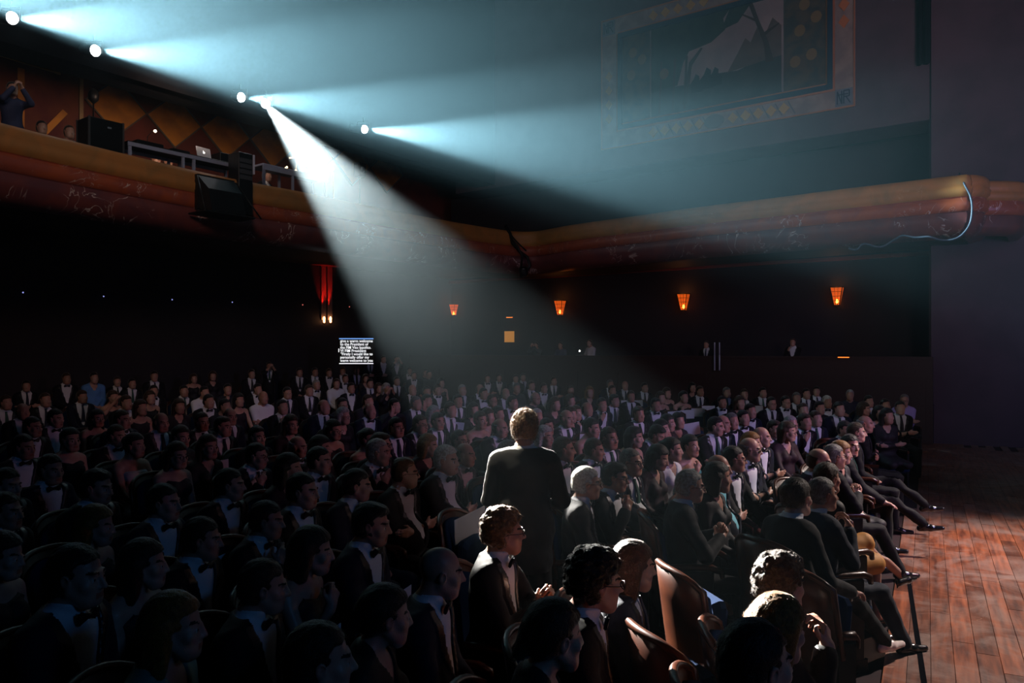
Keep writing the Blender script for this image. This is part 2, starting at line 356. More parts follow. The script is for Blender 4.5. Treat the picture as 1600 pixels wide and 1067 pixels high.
# low parapet and raised walk along the side wall, where staff stand
off = nn*2.3; pa = Vector((LW_A[0], LW_A[1], 0))+off-Vector((*LW_D, 0))*.2; pb = cb+off
PAR_T = 2.06
M_PAR = mat('parapet_panelling', (.045, .02, .02), .5)
mb = MB(); ln = (pb-pa).length; T3 = Vector((*LW_D, 0))
mb.prism([(0, 0), (ln, 0), (ln, PAR_T-.06), (0, PAR_T-.06)], pa, T3, (0, 0, 1), -nn, .12)
par = struct(mb.build('wall_parapet', M_PAR))
mb = MB(); mb.prism([(0, 0), (ln, 0), (ln, .06), (0, .06)], pa+nn*.04+Vector((0, 0, PAR_T-.06)), T3, (0, 0, 1), -nn, .2); mb.build('rail_cap', M_PAR, par)
for k in range(int(ln/1.3)):
    mb = MB(); mb.prism([(.1, .3), (1.1, .3), (1.1, 1.6), (.1, 1.6)], pa+T3*(k*1.3+.05), T3, (0, 0, 1), nn, .02); mb.build('panel', M_PAR, par)
WALKZ = .95
mb = MB(); mb.prism([(0, 0), (ln, 0), (ln, WALKZ), (0, WALKZ)], pa-nn*.12, T3, (0, 0, 1), -nn, 2.2); struct(mb.build('floor_walkway', M_CARPET))

# ------------------------------------------------------------------ painting on the upper wall
t3 = Vector((UP_B[0]-UP_A[0], UP_B[1]-UP_A[1], 0)).normalized()    # runs to the left in the view
wn = Vector((-t3.y, t3.x, 0)); wn = wn if wn.y < 0 else -wn         # out of the wall, to the hall
def wall_s(x): q = colhit(x, UP_A, UP_B); return -(q-Vector((*UP_A, 0))).dot(t3)
sL, sR = wall_s(941), wall_s(1337); zB, zTp = 8.22, 12.1
UX = -t3; OO = Vector((*UP_A, 0))+wn*.003
pt = empty('mural_painting', OO+UX*((sL+sR)/2)+Vector((0, 0, zB))); tag(pt, 'wide framed mural of dark trees before a pale sky, above the side balcony', 'painting')
pt_inv = -Vector(pt.location)
def pprism(mb, poly, z, th, mi=0): mb.prism(poly, OO+pt_inv+wn*z, UX, (0, 0, 1), wn, th, mi)
def rect(a, b, c, d): return [(a, b), (c, b), (c, d), (a, d)]
BW = .52; Ws = sR-sL
cl, cr_, cb_, ct = sL+BW*1.1, sR-BW, zB+BW, zTp-BW
mb = MB(); pprism(mb, rect(sL, zB, sR, cb_), 0, .05); pprism(mb, rect(sL, ct, sR, zTp), 0, .05); pprism(mb, rect(sL, cb_, cl, ct), 0, .05); pprism(mb, rect(cr_, cb_, sR, ct), 0, .05)
mb.build('border', M_CREAM, pt)
M_ORL = mat('orange_line', (.42, .14, .06), .6)
for (a, b_, c, d) in ((sL, zB, sR, zB+.035), (sL, zTp-.035, sR, zTp), (sL, zB, sL+.035, zTp), (sR-.035, zB, sR, zTp), (cl-.05, cb_-.05, cr_+.05, cb_), (cr_, cb_, cr_+.05, ct), (cl-.05, cb_, cl, ct), (cl, ct, cr_, ct+.05)):
    mb = MB(); pprism(mb, rect(a, b_, c, d), .05, .02); mb.build('edge_strip', M_ORL, pt)
M_NAVY = mat('navy_moulding', (.02, .035, .07), .4)
for (a, b_, c, d) in ((cl, cb_, cr_, cb_+.13), (cl, ct-.13, cr_, ct), (cl, cb_+.13, cl+.12, ct-.13), (cr_-.12, cb_+.13, cr_, ct-.13)):
    mb = MB(); pprism(mb, rect(a, b_, c, d), 0, .10); mb.build('moulding', M_NAVY, pt)
il, ir, ib, it = cl+.12, cr_-.12, cb_+.13, ct-.13; iw = ir-il; ih = it-ib
for (a, b_, c, d) in ((il, ib, ir, ib+.05), (ir-.05, ib, ir, it)):
    mb = MB(); pprism(mb, rect(a, b_, c, d), .02, .03); mb.build('edge_strip', M_ORL, pt)
# picture: painted areas
c_sky = mat('painted_sky', (.36, .27, .25), .8, noise=((.24, .20, .20), 1.1)); c_dk = mat('painted_foliage', (.018, .035, .03), .8, noise=((.03, .05, .035), 3))
c_trk = mat('painted_trunk', (.05, .03, .025), .8); c_gr = mat('painted_ground', (.05, .055, .05), .8, noise=((.03, .04, .04), 2)); c_rk = mat('painted_rock', (.13, .09, .075), .8, noise=((.08, .06, .05), 2))
c_pl = mat('painted_side_panel', (.045, .045, .04), .8, noise=((.09, .065, .04), 4)); c_fig = mat('painted_figures', (.015, .018, .022), .8); c_or = mat('painted_foliage_gold', (.20, .12, .04), .8)
def A(u, v): return (il+u*iw, ib+v*ih)
mb = MB()
pprism(mb, [A(0, 0), A(1, 0), A(1, 1), A(0, 1)], .0, .012, 0)
def blob(pts, z, mi): pprism(mb, [A(*p) for p in pts], z, .002, mi)
blob([(.16, 0), (.80, 0), (.80, .42), (.70, .40), (.6, .34), (.48, .36), (.36, .30), (.16, .34)], .0125, 3)
blob([(.55, .34), (.60, .52), (.635, .66), (.66, .60), (.69, .74), (.72, .62), (.76, .80), (.80, .70), (.80, .40)], .013, 4)
blob([(.16, .30), (.30, .32), (.33, .55), (.36, .66), (.47, .70), (.54, .80), (.53, .92), (.56, 1), (.16, 1)], .0135, 1)
for (xa, w_) in ((.20, .010), (.27, .012), (.33, .012)): blob([(xa, .05), (xa+w_, .05), (xa+w_+.012, .62), (xa+.012, .62)], .0155, 2)
blob([(.325, .10), (.35, .10), (.375, .50), (.43, .66), (.42, .67), (.36, .54)], .0155, 2)
blob([(.73, .36), (.765, .36), (.74, .58), (.70, .80), (.67, 1), (.65, 1), (.685, .78), (.72, .56)], .0155, 2)
blob([(.715, .62), (.79, .72), (.79, .735), (.71, .66)], .0157, 2); blob([(.69, .82), (.62, .92), (.615, .91), (.69, .79)], .0157, 2)
blob([(.52, .80), (.60, .84), (.66, 1), (.56, 1)], .0157, 1)
for (xx, yy, s_) in ((.40, .30, 1), (.455, .32, 1.25), (.495, .33, 1)):
    blob([(xx-.03*s_, yy-.10), (xx+.03*s_, yy-.10), (xx+.028*s_, yy), (xx+.012*s_, yy+.02), (xx+.012*s_, yy+.07*s_), (xx-.006, yy+.10*s_), (xx-.016*s_, yy+.05), (xx-.03*s_, yy+.01)], .0165, 5)
blob([(0, 0), (.155, 0), (.155, 1), (0, 1)], .0165, 6); blob([(.81, 0), (1, 0), (1, 1), (.81, 1)], .0165, 6)
for (xx, yy) in ((.05, .55), (.11, .7), (.06, .8), (.86, .3), (.93, .34), (.88, .6), (.95, .7), (.9, .85), (.23, .48)):
    blob([(xx+.02*math.cos(q)*1.2, yy+.06*math.sin(q)) for q in [k*math.pi/5 for k in range(10)]], .0187, 7)
mb.build('picture', [c_sky, c_dk, c_trk, c_gr, c_rk, c_fig, c_pl, c_or], pt)
# border ornaments
M_YD = mat('yellow_diamond', (.50, .28, .07), .6); M_OD = mat('orange_diamond', (.55, .17, .05), .6); M_GRN = mat('grey_ornament', (.16, .13, .13), .7)
def dia(s, z, w_, h_, m): 
    mb = MB(); pprism(mb, [(s-w_, z), (s, z-h_), (s+w_, z), (s, z+h_)], .05, .02); mb.build('diamond', m, pt)
zm = zB+BW/2
for (xa, xb) in ((1022, 1094), (1146, 1226)):
    for k in range(5): s_ = wall_s(xa+(xb-xa)*k/4*(1)); dia(s_, zm, .14, .15, M_YD); 
    for k in range(5):
        s_ = wall_s(xa+(xb-xa)*k/4)+.19; mb = MB(); pprism(mb, [(s_-.10, zm+.17), (s_-.07, zm+.17), (s_+.10, zm-.17), (s_+.07, zm-.17)], .05, .015); mb.build('hatch', M_GRN, pt)
s_ = wall_s(1117); mb = MB(); pprism(mb, [(s_+.28*math.cos(q), zm+.19*math.sin(q)) for q in [k*math.pi/10 for k in range(20)]], .05, .015); mb.build('medallion', M_GRN, pt)
for k in range(4): dia(sR-BW/2, zB+2.15+k*.42, .13, .17, M_OD); dia(sL+BW/2, zB+.9+k*.42, .11, .15, M_YD)
for k in range(5): dia(wall_s(1022)+k*.38, zTp-BW/2, .14, .15, M_YD)
# corner blocks with a monogram
for (s0, z0) in ((sR-BW+.06, zB+.06), (sL+.06, zTp-BW+.04)):
    mb = MB(); pprism(mb, rect(s0, z0, s0+BW-.12, z0+BW-.10), .05, .015); blk = mb.build('corner_block', mat('corner_blue_grey', (.16, .16, .20), .7), pt)
    mb = MB()
    for seg in (((.05, .05), (.05, .37)), ((.05, .37), (.15, .05)), ((.15, .05), (.15, .37)), ((.20, .05), (.20, .37)), ((.20, .37), (.33, .37)), ((.33, .37), (.33, .22)), ((.20, .22), (.33, .22)), ((.25, .22), (.35, .05)), ((.09, .28), (.30, .28))):
        (a, b_), (c, d) = seg; dx, dz = c-a, d-b_; l_ = math.hypot(dx, dz); nx, nz = -dz/l_*.014, dx/l_*.014
        pprism(mb, [(s0+a-nx, z0+b_-nz), (s0+c-nx, z0+d-nz), (s0+c+nx, z0+d+nz), (s0+a+nx, z0+b_+nz)], .065, .008)
    mb.build('monogram', M_NAVY, blk)
# ------------------------------------------------------------------ gallery wall: diamonds and a framed panel
dn = Vector((DW_D.y, -DW_D.x, 0)); dn = dn if dn.y < 0 else -dn; dt = Vector((*DW_D, 0))
def gs(x): q = colhit(x, tuple(DW_A), tuple(DW_A+DW_D)); return (q-Vector((*DW_A, 0))).dot(dt)
GO = Vector((*DW_A, 0))
s0 = gs(603); s1 = gs(182)
names = ('furthest orange diamond on the gallery wall, right of its neighbour above the mixing desk',)
for k in range(7):
    s_ = s0+(s1-s0)*k/6; c = GO+dt*s_+Vector((0, 0, 8.42)); dw = (s0-s1)/6*.5-.03
    e_ = empty('wall_diamond', c)
    lab = ['rightmost of the orange diamonds painted on the gallery wall', 'second orange diamond from the right on the gallery wall', 'orange diamond half lost in the white beam, third from the right', 'orange diamond beside the gallery musician, fourth from the right', 'orange diamond right of the glowing laptop on the gallery wall', 'orange diamond behind the gallery desk and laptop', 'leftmost orange diamond, next to the framed gallery panel'][k]
    tag(e_, lab, 'wall decoration')
    hh = .70
    mb = MB(); mb.prism([(-dw, 0), (0, -hh), (dw, 0), (0, hh)], dn*.002, dt, (0, 0, 1), dn, .04); mb.build('field', M_DIA, e_)
    mb = MB()
    for (a, b_) in (((-dw, 0), (0, hh)), ((0, hh), (dw, 0)), ((dw, 0), (0, -hh)), ((0, -hh), (-dw, 0))):
        mb.prism([a, (a[0]*1.07, a[1]*1.07), (b_[0]*1.07, b_[1]*1.07), b_], dn*.002, dt, (0, 0, 1), dn, .06)
    mb.build('rim', M_ALU if False else mat('rim_grey', (.12, .10, .09), .6), e_)
sa, sb = gs(128), gs(-160)
e_ = empty('wall_panel', GO+dt*((sa+sb)/2)+Vector((0, 0, 6.6))); tag(e_, 'large framed panel of orange bars on the gallery wall, far left', 'wall decoration')
wq = (sa-sb)/2; PTOP = 2.78
mb = MB()
for r_ in (rect(-wq, PTOP-.08, wq, PTOP), rect(wq-.09, -1.6, wq, PTOP)): mb.prism(r_, dn*.002, dt, (0, 0, 1), dn, .09)
mb.build('frame', mat('panel_frame', (.34, .24, .13), .6), e_)
mb = MB(); mb.prism(rect(-wq, -1.6, wq-.09, PTOP-.08), dn*.001, dt, (0, 0, 1), dn, .03); mb.build('field', mat('panel_maroon', (.11, .025, .03), .8, noise=((.16, .05, .03), 2)), e_)
for (a, b_, c, d) in ((wq-.5, PTOP-.45, wq-2.2, PTOP-.35), (wq-1.35, PTOP-.6, wq-1.35, .3), (wq-.4, 1.4, wq-1.3, .2), (wq-2.0, 1.4, wq-1.5, -.4), (wq-2.4, PTOP-.5, wq-3.1, .6)):
    dx, dz = c-a, d-b_; l_ = math.hypot(dx, dz); nx, nz = -dz/l_*.07, dx/l_*.07
    mb = MB(); mb.prism([(a-nx, b_-nz), (c-nx, d-nz), (c+nx, d+nz), (a+nx, b_+nz)], dn*.035, dt, (0, 0, 1), dn, .02); mb.build('bar', M_DIA, e_)
# ------------------------------------------------------------------ bodies: blended volumes meshed on a grid whose spacing is finer at head and hands
f32 = np.float32
def axis(lo, hi, fine, hf, hc):
    pts = [lo]; x = lo
    while x < hi:
        h = hf if any(a-hc < x < b for a, b in fine) else hc
        x += h; pts.append(x)
    return np.array(pts, f32)
def ss(x, a, b):
    t = np.clip((x-a)/(b-a), 0, 1); return t*t*(3-2*t)
class Fld:
    def __init__(s, lo, hi, hf, hc, fine=((), (), ())):
        s.ax = [axis(lo[i], hi[i], fine[i], hf, hc) for i in range(3)]
        s.F = np.full([len(a) for a in s.ax], 1.0, f32); s.mg = max(hf, hc)*2.2
    def sub(s, lo, hi, m):
        sl = []
        for i in range(3):
            a = int(np.searchsorted(s.ax[i], lo[i]-m)); b = int(np.searchsorted(s.ax[i], hi[i]+m)); sl.append(slice(max(a-1, 0), b+1))
        return tuple(sl), (s.ax[0][sl[0]][:, None, None], s.ax[1][sl[1]][None, :, None], s.ax[2][sl[2]][None, None, :])
    def comb(s, sl, d, k, op):
        A = s.F[sl]
        if A.size == 0: return
        if op > 0:
            if k > 0:
                h = np.maximum(k-np.abs(A-d), 0)/k; s.F[sl] = np.minimum(A, d)-h*h*k*.25
            else: s.F[sl] = np.minimum(A, d)
        else:
            d = -d
            if k > 0:
                h = np.maximum(k-np.abs(A-d), 0)/k; s.F[sl] = np.maximum(A, d)+h*h*k*.25
            else: s.F[sl] = np.maximum(A, d)
    def rc(s, a, b, ra, rb=None, k=.02, op=1):
        rb = ra if rb is None else rb; a = np.array(a, f32); b = np.array(b, f32); r = max(ra, rb)
        sl, (x, y, z) = s.sub(np.minimum(a, b)-r, np.maximum(a, b)+r, k+s.mg)
        ab = b-a; L2 = float(ab@ab)+1e-9
        t = np.clip(((x-a[0])*ab[0]+(y-a[1])*ab[1]+(z-a[2])*ab[2])/L2, 0, 1)
        d = np.sqrt((x-a[0]-t*ab[0])**2+(y-a[1]-t*ab[1])**2+(z-a[2]-t*ab[2])**2)-(ra+(rb-ra)*t)
        s.comb(sl, d, k, op)
    def el(s, c, r, k=.02, op=1, rx=0, ry=0):
        R_ = max(r); c = np.array(c, f32)
        sl, (x, y, z) = s.sub(c-R_, c+R_, k+s.mg)
        x, y, z = x-c[0], y-c[1], z-c[2]
        if rx: ca, sa = math.cos(rx), math.sin(rx); y, z = y*ca+z*sa, -y*sa+z*ca
        if ry: ca, sa = math.cos(ry), math.sin(ry); x, z = x*ca-z*sa, x*sa+z*ca
        k0 = np.sqrt((x/r[0])**2+(y/r[1])**2+(z/r[2])**2); k1 = np.sqrt((x/r[0]**2)**2+(y/r[1]**2)**2+(z/r[2]**2)**2)+1e-6
        s.comb(sl, k0*(k0-1)/k1, k, op)
    def lim(s, fn, k=0):      # keep only where fn < 0
        d = fn(s.ax[0][:, None, None], s.ax[1][None, :, None], s.ax[2][None, None, :]).astype(f32)
        A = s.F; s.F = np.maximum(A, d)
        if k: h = np.maximum(k-np.abs(A-d), 0)/k; s.F = s.F+h*h*k*.25
    def mesh(s):
        Fv = s.F; nx, ny, nz = Fv.shape; S = Fv < 0
        ids, pos, quads = [], [], []
        for a in range(3):
            sl0 = [slice(None)]*3; sl1 = [slice(None)]*3; sl0[a] = slice(0, -1); sl1[a] = slice(1, None)
            C = S[tuple(sl0)] != S[tuple(sl1)]
            b_, c_ = (a+1) % 3, (a+2) % 3
            I = np.argwhere(C)
            I = I[(I[:, b_] > 0) & (I[:, c_] > 0) & (I[:, b_] < Fv.shape[b_]-1) & (I[:, c_] < Fv.shape[c_]-1)]
            J = I.copy(); J[:, a] += 1
            f0 = Fv[tuple(I.T)]; f1 = Fv[tuple(J.T)]; t = f0/(f0-f1)
            P = np.stack([s.ax[i][I[:, i]] for i in range(3)], 1); P1 = np.stack([s.ax[i][J[:, i]] for i in range(3)], 1)
            P = P+(P1-P)*t[:, None]
            q = []
            for (db, dc) in ((0, 0), (1, 0), (1, 1), (0, 1)):
                K = I.copy(); K[:, b_] -= db; K[:, c_] -= dc
                q.append((K[:, 0]*ny+K[:, 1])*nz+K[:, 2])
            q = np.stack(q, 1); fl = S[tuple(I.T)]; q[~fl] = q[~fl][:, ::-1]
            quads.append(q); ids.append(q.ravel() if False else np.stack([q[:, i] for i in range(4)], 1).ravel()); pos.append(np.repeat(P, 4, 0))
        ids = np.concatenate(ids); pos = np.concatenate(pos); Q = np.concatenate(quads)
        uq, inv = np.unique(ids, return_inverse=True); n = len(uq); cnt = np.bincount(inv, minlength=n)
        Vt = np.stack([np.bincount(inv, weights=pos[:, i], minlength=n)/cnt for i in range(3)], 1)
        Qi = np.searchsorted(uq, Q)
        return Vt.astype(np.float64), Qi
def vnormals(Vt, Q):
    n = np.cross(Vt[Q[:, 2]]-Vt[Q[:, 0]], Vt[Q[:, 3]]-Vt[Q[:, 1]])
    N_ = np.zeros_like(Vt)
    for i in range(4):
        for c in range(3): N_[:, c] += np.bincount(Q[:, i], weights=n[:, c], minlength=len(Vt))
    return N_/(np.linalg.norm(N_, axis=1, keepdims=True)+1e-9)
def np_mesh(name, Vt, Q, mi=None, smooth=True):
    me = bpy.data.meshes.new(name); nv, nq = len(Vt), len(Q)
    me.vertices.add(nv); me.vertices.foreach_set('co', Vt.astype(f32).ravel())
    me.loops.add(nq*4); me.loops.foreach_set('vertex_index', Q.astype(np.int32).ravel())
    me.polygons.add(nq); me.polygons.foreach_set('loop_start', np.arange(0, nq*4, 4, dtype=np.int32))
    me.polygons.foreach_set('loop_total', np.full(nq, 4, np.int32))
    me.update(calc_edges=True); me.validate()
    if mi is not None: me.polygons.foreach_set('material_index', mi.astype(np.int32))
    me.polygons.foreach_set('use_smooth', np.full(len(me.polygons), smooth))
    return me
def noise3(P, s, seed=0):
    r = np.random.RandomState(seed); o = np.zeros(len(P))
    for k in range(7):
        d = r.normal(size=3); d /= np.linalg.norm(d); o += np.sin(P@d*s*(.7+.2*k)+r.rand()*6.28+1.3*np.sin(P@np.roll(d, 1)*s*.6+r.rand()*6))
    return o/7

def arr(*a): return np.array(a, dtype=float)
def ik(S, W, l1, l2, pole):
    d = W-S; L = np.linalg.norm(d); L2 = min(L, (l1+l2)*.985); dr = d/L
    a = (l1*l1-l2*l2+L2*L2)/(2*L2); h = math.sqrt(max(l1*l1-a*a, 0)); p = pole-dr*(pole@dr); p = p/np.linalg.norm(p)
    return S+dr*a+p*h, S+dr*L2
HC = arr(0, .025, 1.215)
# arm poses: wrist R, wrist L, hand dir R, L, palm normal R, L, curl, pole R, pole L    (R is +x)
def poses(p, head_yaw=0):
    P = dict(
        lap=(arr(.07, .27, .64), arr(-.07, .25, .62), arr(-.75, .6, -.1), arr(.75, .6, -.1), arr(0, 0, -1), arr(0, 0, -1), .5),
        knees=(arr(.14, .36, .645), arr(-.14, .36, .645), arr(0, 1, -.15), arr(0, 1, -.15), arr(0, -.1, -1), arr(0, -.1, -1), .35),
        fold=(arr(-.08, .19, .80), arr(.09, .17, .78), arr(-.9, .2, .1), arr(.9, .1, .1), arr(0, -1, 0), arr(0, -1, 0), .3),
        clasp=(arr(.055, .26, .86), arr(-.055, .26, .86), arr(-.45, .35, .8), arr(.45, .35, .8), arr(-1, -.3, -.3), arr(1, -.3, -.3), .75),
        chin=(arr(.09, .19, .985), arr(.06, .19, .74), arr(-.45, .0, .9), arr(.9, .2, .2), arr(-.5, -.9, 0), arr(0, -.4, -1), .8),
        chinl=(arr(-.06, .19, .74), arr(-.09, .19, .985), arr(-.9, .2, .2), arr(.45, .0, .9), arr(0, -.4, -1), arr(.5, -.9, 0), .8),
        rest=(arr(.27, .24, .66), arr(-.27, .24, .66), arr(-.1, 1, -.1), arr(.1, 1, -.1), arr(0, 0, -1), arr(0, 0, -1), .4),
        raise_=(arr(.20, .30, 1.10), arr(-.07, .25, .62), arr(-.1, .3, .95), arr(.7, .6, -.1), arr(0, -1, 0), arr(0, 0, -1), .2),
        film=(arr(.06, .28, 1.18), arr(-.06, .28, 1.18), arr(-.3, .3, .8), arr(.3, .3, .8), arr(-1, 0, 0), arr(1, 0, 0), .6),
        front=(arr(.05, .21, .72), arr(-.05, .21, .70), arr(-.8, .3, .1), arr(.8, .3, .1), arr(0, -1, -.3), arr(0, -1, -.3), .5),
        down=(arr(.25, .02, .48), arr(-.25, .02, .48), arr(0, .1, -1), arr(0, .1, -1), arr(-1, 0, 0), arr(1, 0, 0), .3),
        knee1=(arr(.13, .40, .66), arr(-.05, .27, .66), arr(.0, 1, -.25), arr(.6, .7, -.1), arr(0, -.2, -1), arr(0, 0, -1), .35),
    )
    return P[p]
class Rig:
    def __init__(s, pose='lap', sex='m', legs='flat', fat=0, stand=False, sw=1.0):
        s.sex, s.fat, s.stand, s.pose = sex, fat, stand, pose
        sh = (.178 if sex == 'm' else .155)*sw; s.sh = sh
        s.S = [arr(sh, -.03, 1.0), arr(-sh, -.03, 1.0)]
        w1, w2, d1, d2, n1, n2, s.curl = poses(pose)
        s.hd = [d1/np.linalg.norm(d1), d2/np.linalg.norm(d2)]; s.hn = [n1, n2]
        pol = [arr(.55, -.45, -.8), arr(-.55, -.45, -.8)]
        if pose in ('fold', 'front', 'clasp'): pol = [arr(.8, -.35, -.6), arr(-.8, -.35, -.6)]
        if pose in ('chin',): pol[0] = arr(.25, .3, -1)
        if pose in ('chinl',): pol[1] = arr(-.25, .3, -1)
        s.E, s.W = [], []
        for i, w_ in enumerate((w1, w2)):
            e_, w2_ = ik(s.S[i], w_, .29, .255, pol[i]); s.E.append(e_); s.W.append(w2_)
        if stand:
            s.hip = [arr(.09, -.01, .50), arr(-.09, -.01, .50)]; s.kn = [arr(.11, .01, .06), arr(-.11, .0, .06)]; s.an = [arr(.12, -.03, -.37), arr(-.12, -.03, -.37)]
        else:
            s.hip = [arr(.09, .0, .53), arr(-.09, .0, .53)]
            s.kn = [arr(.12, .45, .52), arr(-.12, .45, .52)]; s.an = [arr(.12, .47, .09), arr(-.12, .47, .09)]
            if legs == 'cross': s.kn[0] = arr(.0, .47, .66); s.an[0] = arr(-.07, .82, .36)
            if legs == 'crossl': s.kn[1] = arr(.0, .47, .66); s.an[1] = arr(.07, .82, .36)
            if legs == 'outx': s.kn = [arr(.05, .47, .56), arr(-.06, .46, .53)]; s.an = [arr(.06, .84, .17), arr(-.12, .74, .10)]
            if legs == 'out': s.an = [arr(.10, .70, .09), arr(-.14, .62, .09)]
        s.legs = legs
    def handbox(s):
        out = []
        for i in (0, 1):
            c = s.W[i]+s.hd[i]*.08; out.append((c-.10, c+.10))
        return out
    def torso(s, f, g, bottom=True, low=.5):
        m = s.sex == 'm'; fa = s.fat
        f.el((0, -.03, .90), (.158+g if m else .135+g, .11+g, .20+g), k=.05)
        f.rc((-s.sh+.035, -.03, .995), (s.sh-.035, -.03, .995), .062+g, k=.06)
        f.el((0, .0+fa*.04, .70), (.140+g+fa*.05, .118+g+fa*.07, .17+g), k=.07)
        f.el((0, .0, .55), (.175+g, .15+g, .13+g), k=.06)
        if not m:
            for q in (-1, 1): f.el((q*.065, .065, .90), (.06+g, .055+g, .06+g), k=.03)
    def trap(s, f, g):
        for q in (-1, 1): f.rc((q*.02, -.05, 1.075), (q*(s.sh-.03), -.04, 1.01), .042+g, .045+g, k=.04)
    def arms(s, f, g, t1=1.0, ra=.050, rb=.043, rw=.029, k=.03):
        m = 1.0 if s.sex == 'm' else .82
        for i in (0, 1):
            f.rc(s.S[i], s.E[i], ra*m+g, rb*m+g, k=.035)
            We = s.E[i]+(s.W[i]-s.E[i])*t1; f.rc(s.E[i], We, rb*m+g, (rw if t1 > .95 else rw+.006)*m+g, k=.012)
    def cuffs(s, f):
        for i in (0, 1): f.rc(s.E[i]+(s.W[i]-s.E[i])*.7, s.E[i]+(s.W[i]-s.E[i])*.945, .030, .034, k=0)
    def hands(s, f):
        m = 1.0 if s.sex == 'm' else .88
        for i in (0, 1):
            sg = 1 if i == 0 else -1; W = s.W[i]; d = s.hd[i]; n = s.hn[i]-d*(s.hn[i]@d); n = n/np.linalg.norm(n)
            sd = np.cross(d, n)   # thumb side
            if i == 1: sd = -sd
            f.rc(W-d*.02, W+d*.02, .026*m, .028*m, k=.02)
            for j, o in enumerate((.030, .010, -.010, -.028)):
                b0 = W+d*.02+sd*o*.6*m; b1 = W+d*(.088-.006*abs(j-1))*m+sd*o*m
                f.rc(b0, b1, .0145*m, .0125*m, k=.012)
                L = (.040, .045, .042, .033)[j]*m; q = b1; dd = d; nn = n; a = s.curl*(.9+.08*j)
                for seg in range(3):
                    dd, nn = dd*math.cos(a)+nn*math.sin(a), nn*math.cos(a)-dd*math.sin(a)
                    e_ = q+dd*L*(1, .62, .5)[seg]; f.rc(q, e_, (.0098, .009, .0082)[seg]*m, (.009, .0082, .0072)[seg]*m, k=.003); q = e_
            t0 = W+d*.02+sd*.024*m; t1 = t0+(d*.6+sd*.6+n*.35)*.045*m; t2 = t1+(d*.85+sd*.15+n*.4)*.03*m
            f.rc(t0, t1, .014*m, .0115*m, k=.012); f.rc(t1, t2, .0105*m, .009*m, k=.004)
    def leg(s, f, g, rt=.082, rk=.056, ra=.038, mul=1.0, flare=0):
        for i in (0, 1):
            f.rc(s.hip[i], s.kn[i], (rt+g)*mul, (rk+g)*mul, k=.04)
            f.rc(s.kn[i], s.an[i], (rk+g)*mul, (ra+g+flare)*mul, k=.03)
    def head(s, f, fem=False, fat=0):
        c = HC
        def p(x, y, z): return (c[0]+x, c[1]+y, c[2]+z)
        f.rc((0, -.035, 1.03), (0, -.012, 1.15), .060 if not fem else .050, .056 if not fem else .047, k=.03)
        f.el(p(0, -.018, .030), (.074, .094, .087), k=.02)
        jw = .060+fat*.012 - (.006 if fem else 0)
        f.el(p(0, .030, -.040), (jw, .062, .074), k=.03)
        f.rc(p(-.026, .052, -.088), p(.026, .052, -.088), .020+fat*.006, k=.03)
        f.el(p(0, .070, -.094), (.020, .016, .016), k=.02)
        for q in (-1, 1):
            f.rc(p(q*.052, -.005, -.045), p(q*.030, .05, -.088), .016+fat*.006, .016, k=.03)
            f.el(p(q*.043, .056, -.022), (.020, .018, .018), k=.025)
        if not fem: f.rc(p(-.034, .078, .022), p(.034, .078, .022), .010, k=.014)
        for q in (-1, 1):
            f.el(p(q*.031, .093, .001), (.017, .014, .011), k=.012, op=-1)
            f.el(p(q*.031, .0725, -.001), (.0125, .0125, .0115), k=.003)
        nz = .85 if fem else 1.0
        f.rc(p(0, .083, .012), p(0, .083+.024*nz, -.030), .008, .0105*nz, k=.012)
        for q in (-1, 1): f.el(p(q*.011, .092, -.033), (.008, .010, .007), k=.007)
        f.rc(p(-.017, .083, -.0585), p(.017, .083, -.0585), .0055, k=.006)
        f.rc(p(-.014, .083, -.0705), p(.014, .083, -.0705), .0062, k=.006)
        for q in (-1, 1):
            f.el(p(q*.077, -.008, -.004), (.009, .020, .031), k=.008, ry=q*.25)
            f.el(p(q*.084, -.004, .0), (.006, .010, .016), k=.006, op=-1)
    def deform(s, V_, yaw=0, pitch=0, tilt=0, lean=0, hair=False, twist=0):
        """head turn round the neck, lean of the whole upper body"""
        V_ = V_.copy(); z = V_[:, 2]
        w_ = ss(z, 1.00, 1.10) if hair else ss(z, 1.055, 1.13)
        w_ = w_*(1-ss(np.abs(V_[:, 0]), .14, .20)) if not hair else w_
        if s.pose in ('chin', 'chinl', 'clasp', 'raise_', 'film') and not hair:
            w_ = w_*(1-ss(V_[:, 1], .165, .19))
        pv = arr(0, -.01, 1.10); Q = V_-pv
        a = yaw*w_; ca, sa = np.cos(a), np.sin(a); x, y = Q[:, 0]*ca-Q[:, 1]*sa, Q[:, 0]*sa+Q[:, 1]*ca
        b_ = pitch*w_; cb, sb = np.cos(b_), np.sin(b_)
        # pitch about the axis square to the face, roll about the face
        fx, fy = -np.sin(a), np.cos(a); rx_, ry_ = np.cos(a), np.sin(a)
        fw = x*fx+y*fy; rt = x*rx_+y*ry_; zz = Q[:, 2]
        fw, zz = fw*cb-zz*sb, fw*sb+zz*cb
        c_ = tilt*w_; cc, sc_ = np.cos(c_), np.sin(c_); rt, zz = rt*cc-zz*sc_, rt*sc_+zz*cc
        V_ = np.stack([rt*rx_+fw*fx, rt*ry_+fw*fy, zz], 1)+pv
        if lean:
            w2 = ss(z, .5, .62)*lean; q = V_-arr(0, 0, .55); cl_, sl_ = np.cos(w2), np.sin(w2)
            V_ = np.stack([V_[:, 0], q[:, 1]*cl_-q[:, 2]*sl_, .55+q[:, 1]*sl_+q[:, 2]*cl_], 1)
        if s.stand: V_[:, 2] += .46
        return V_
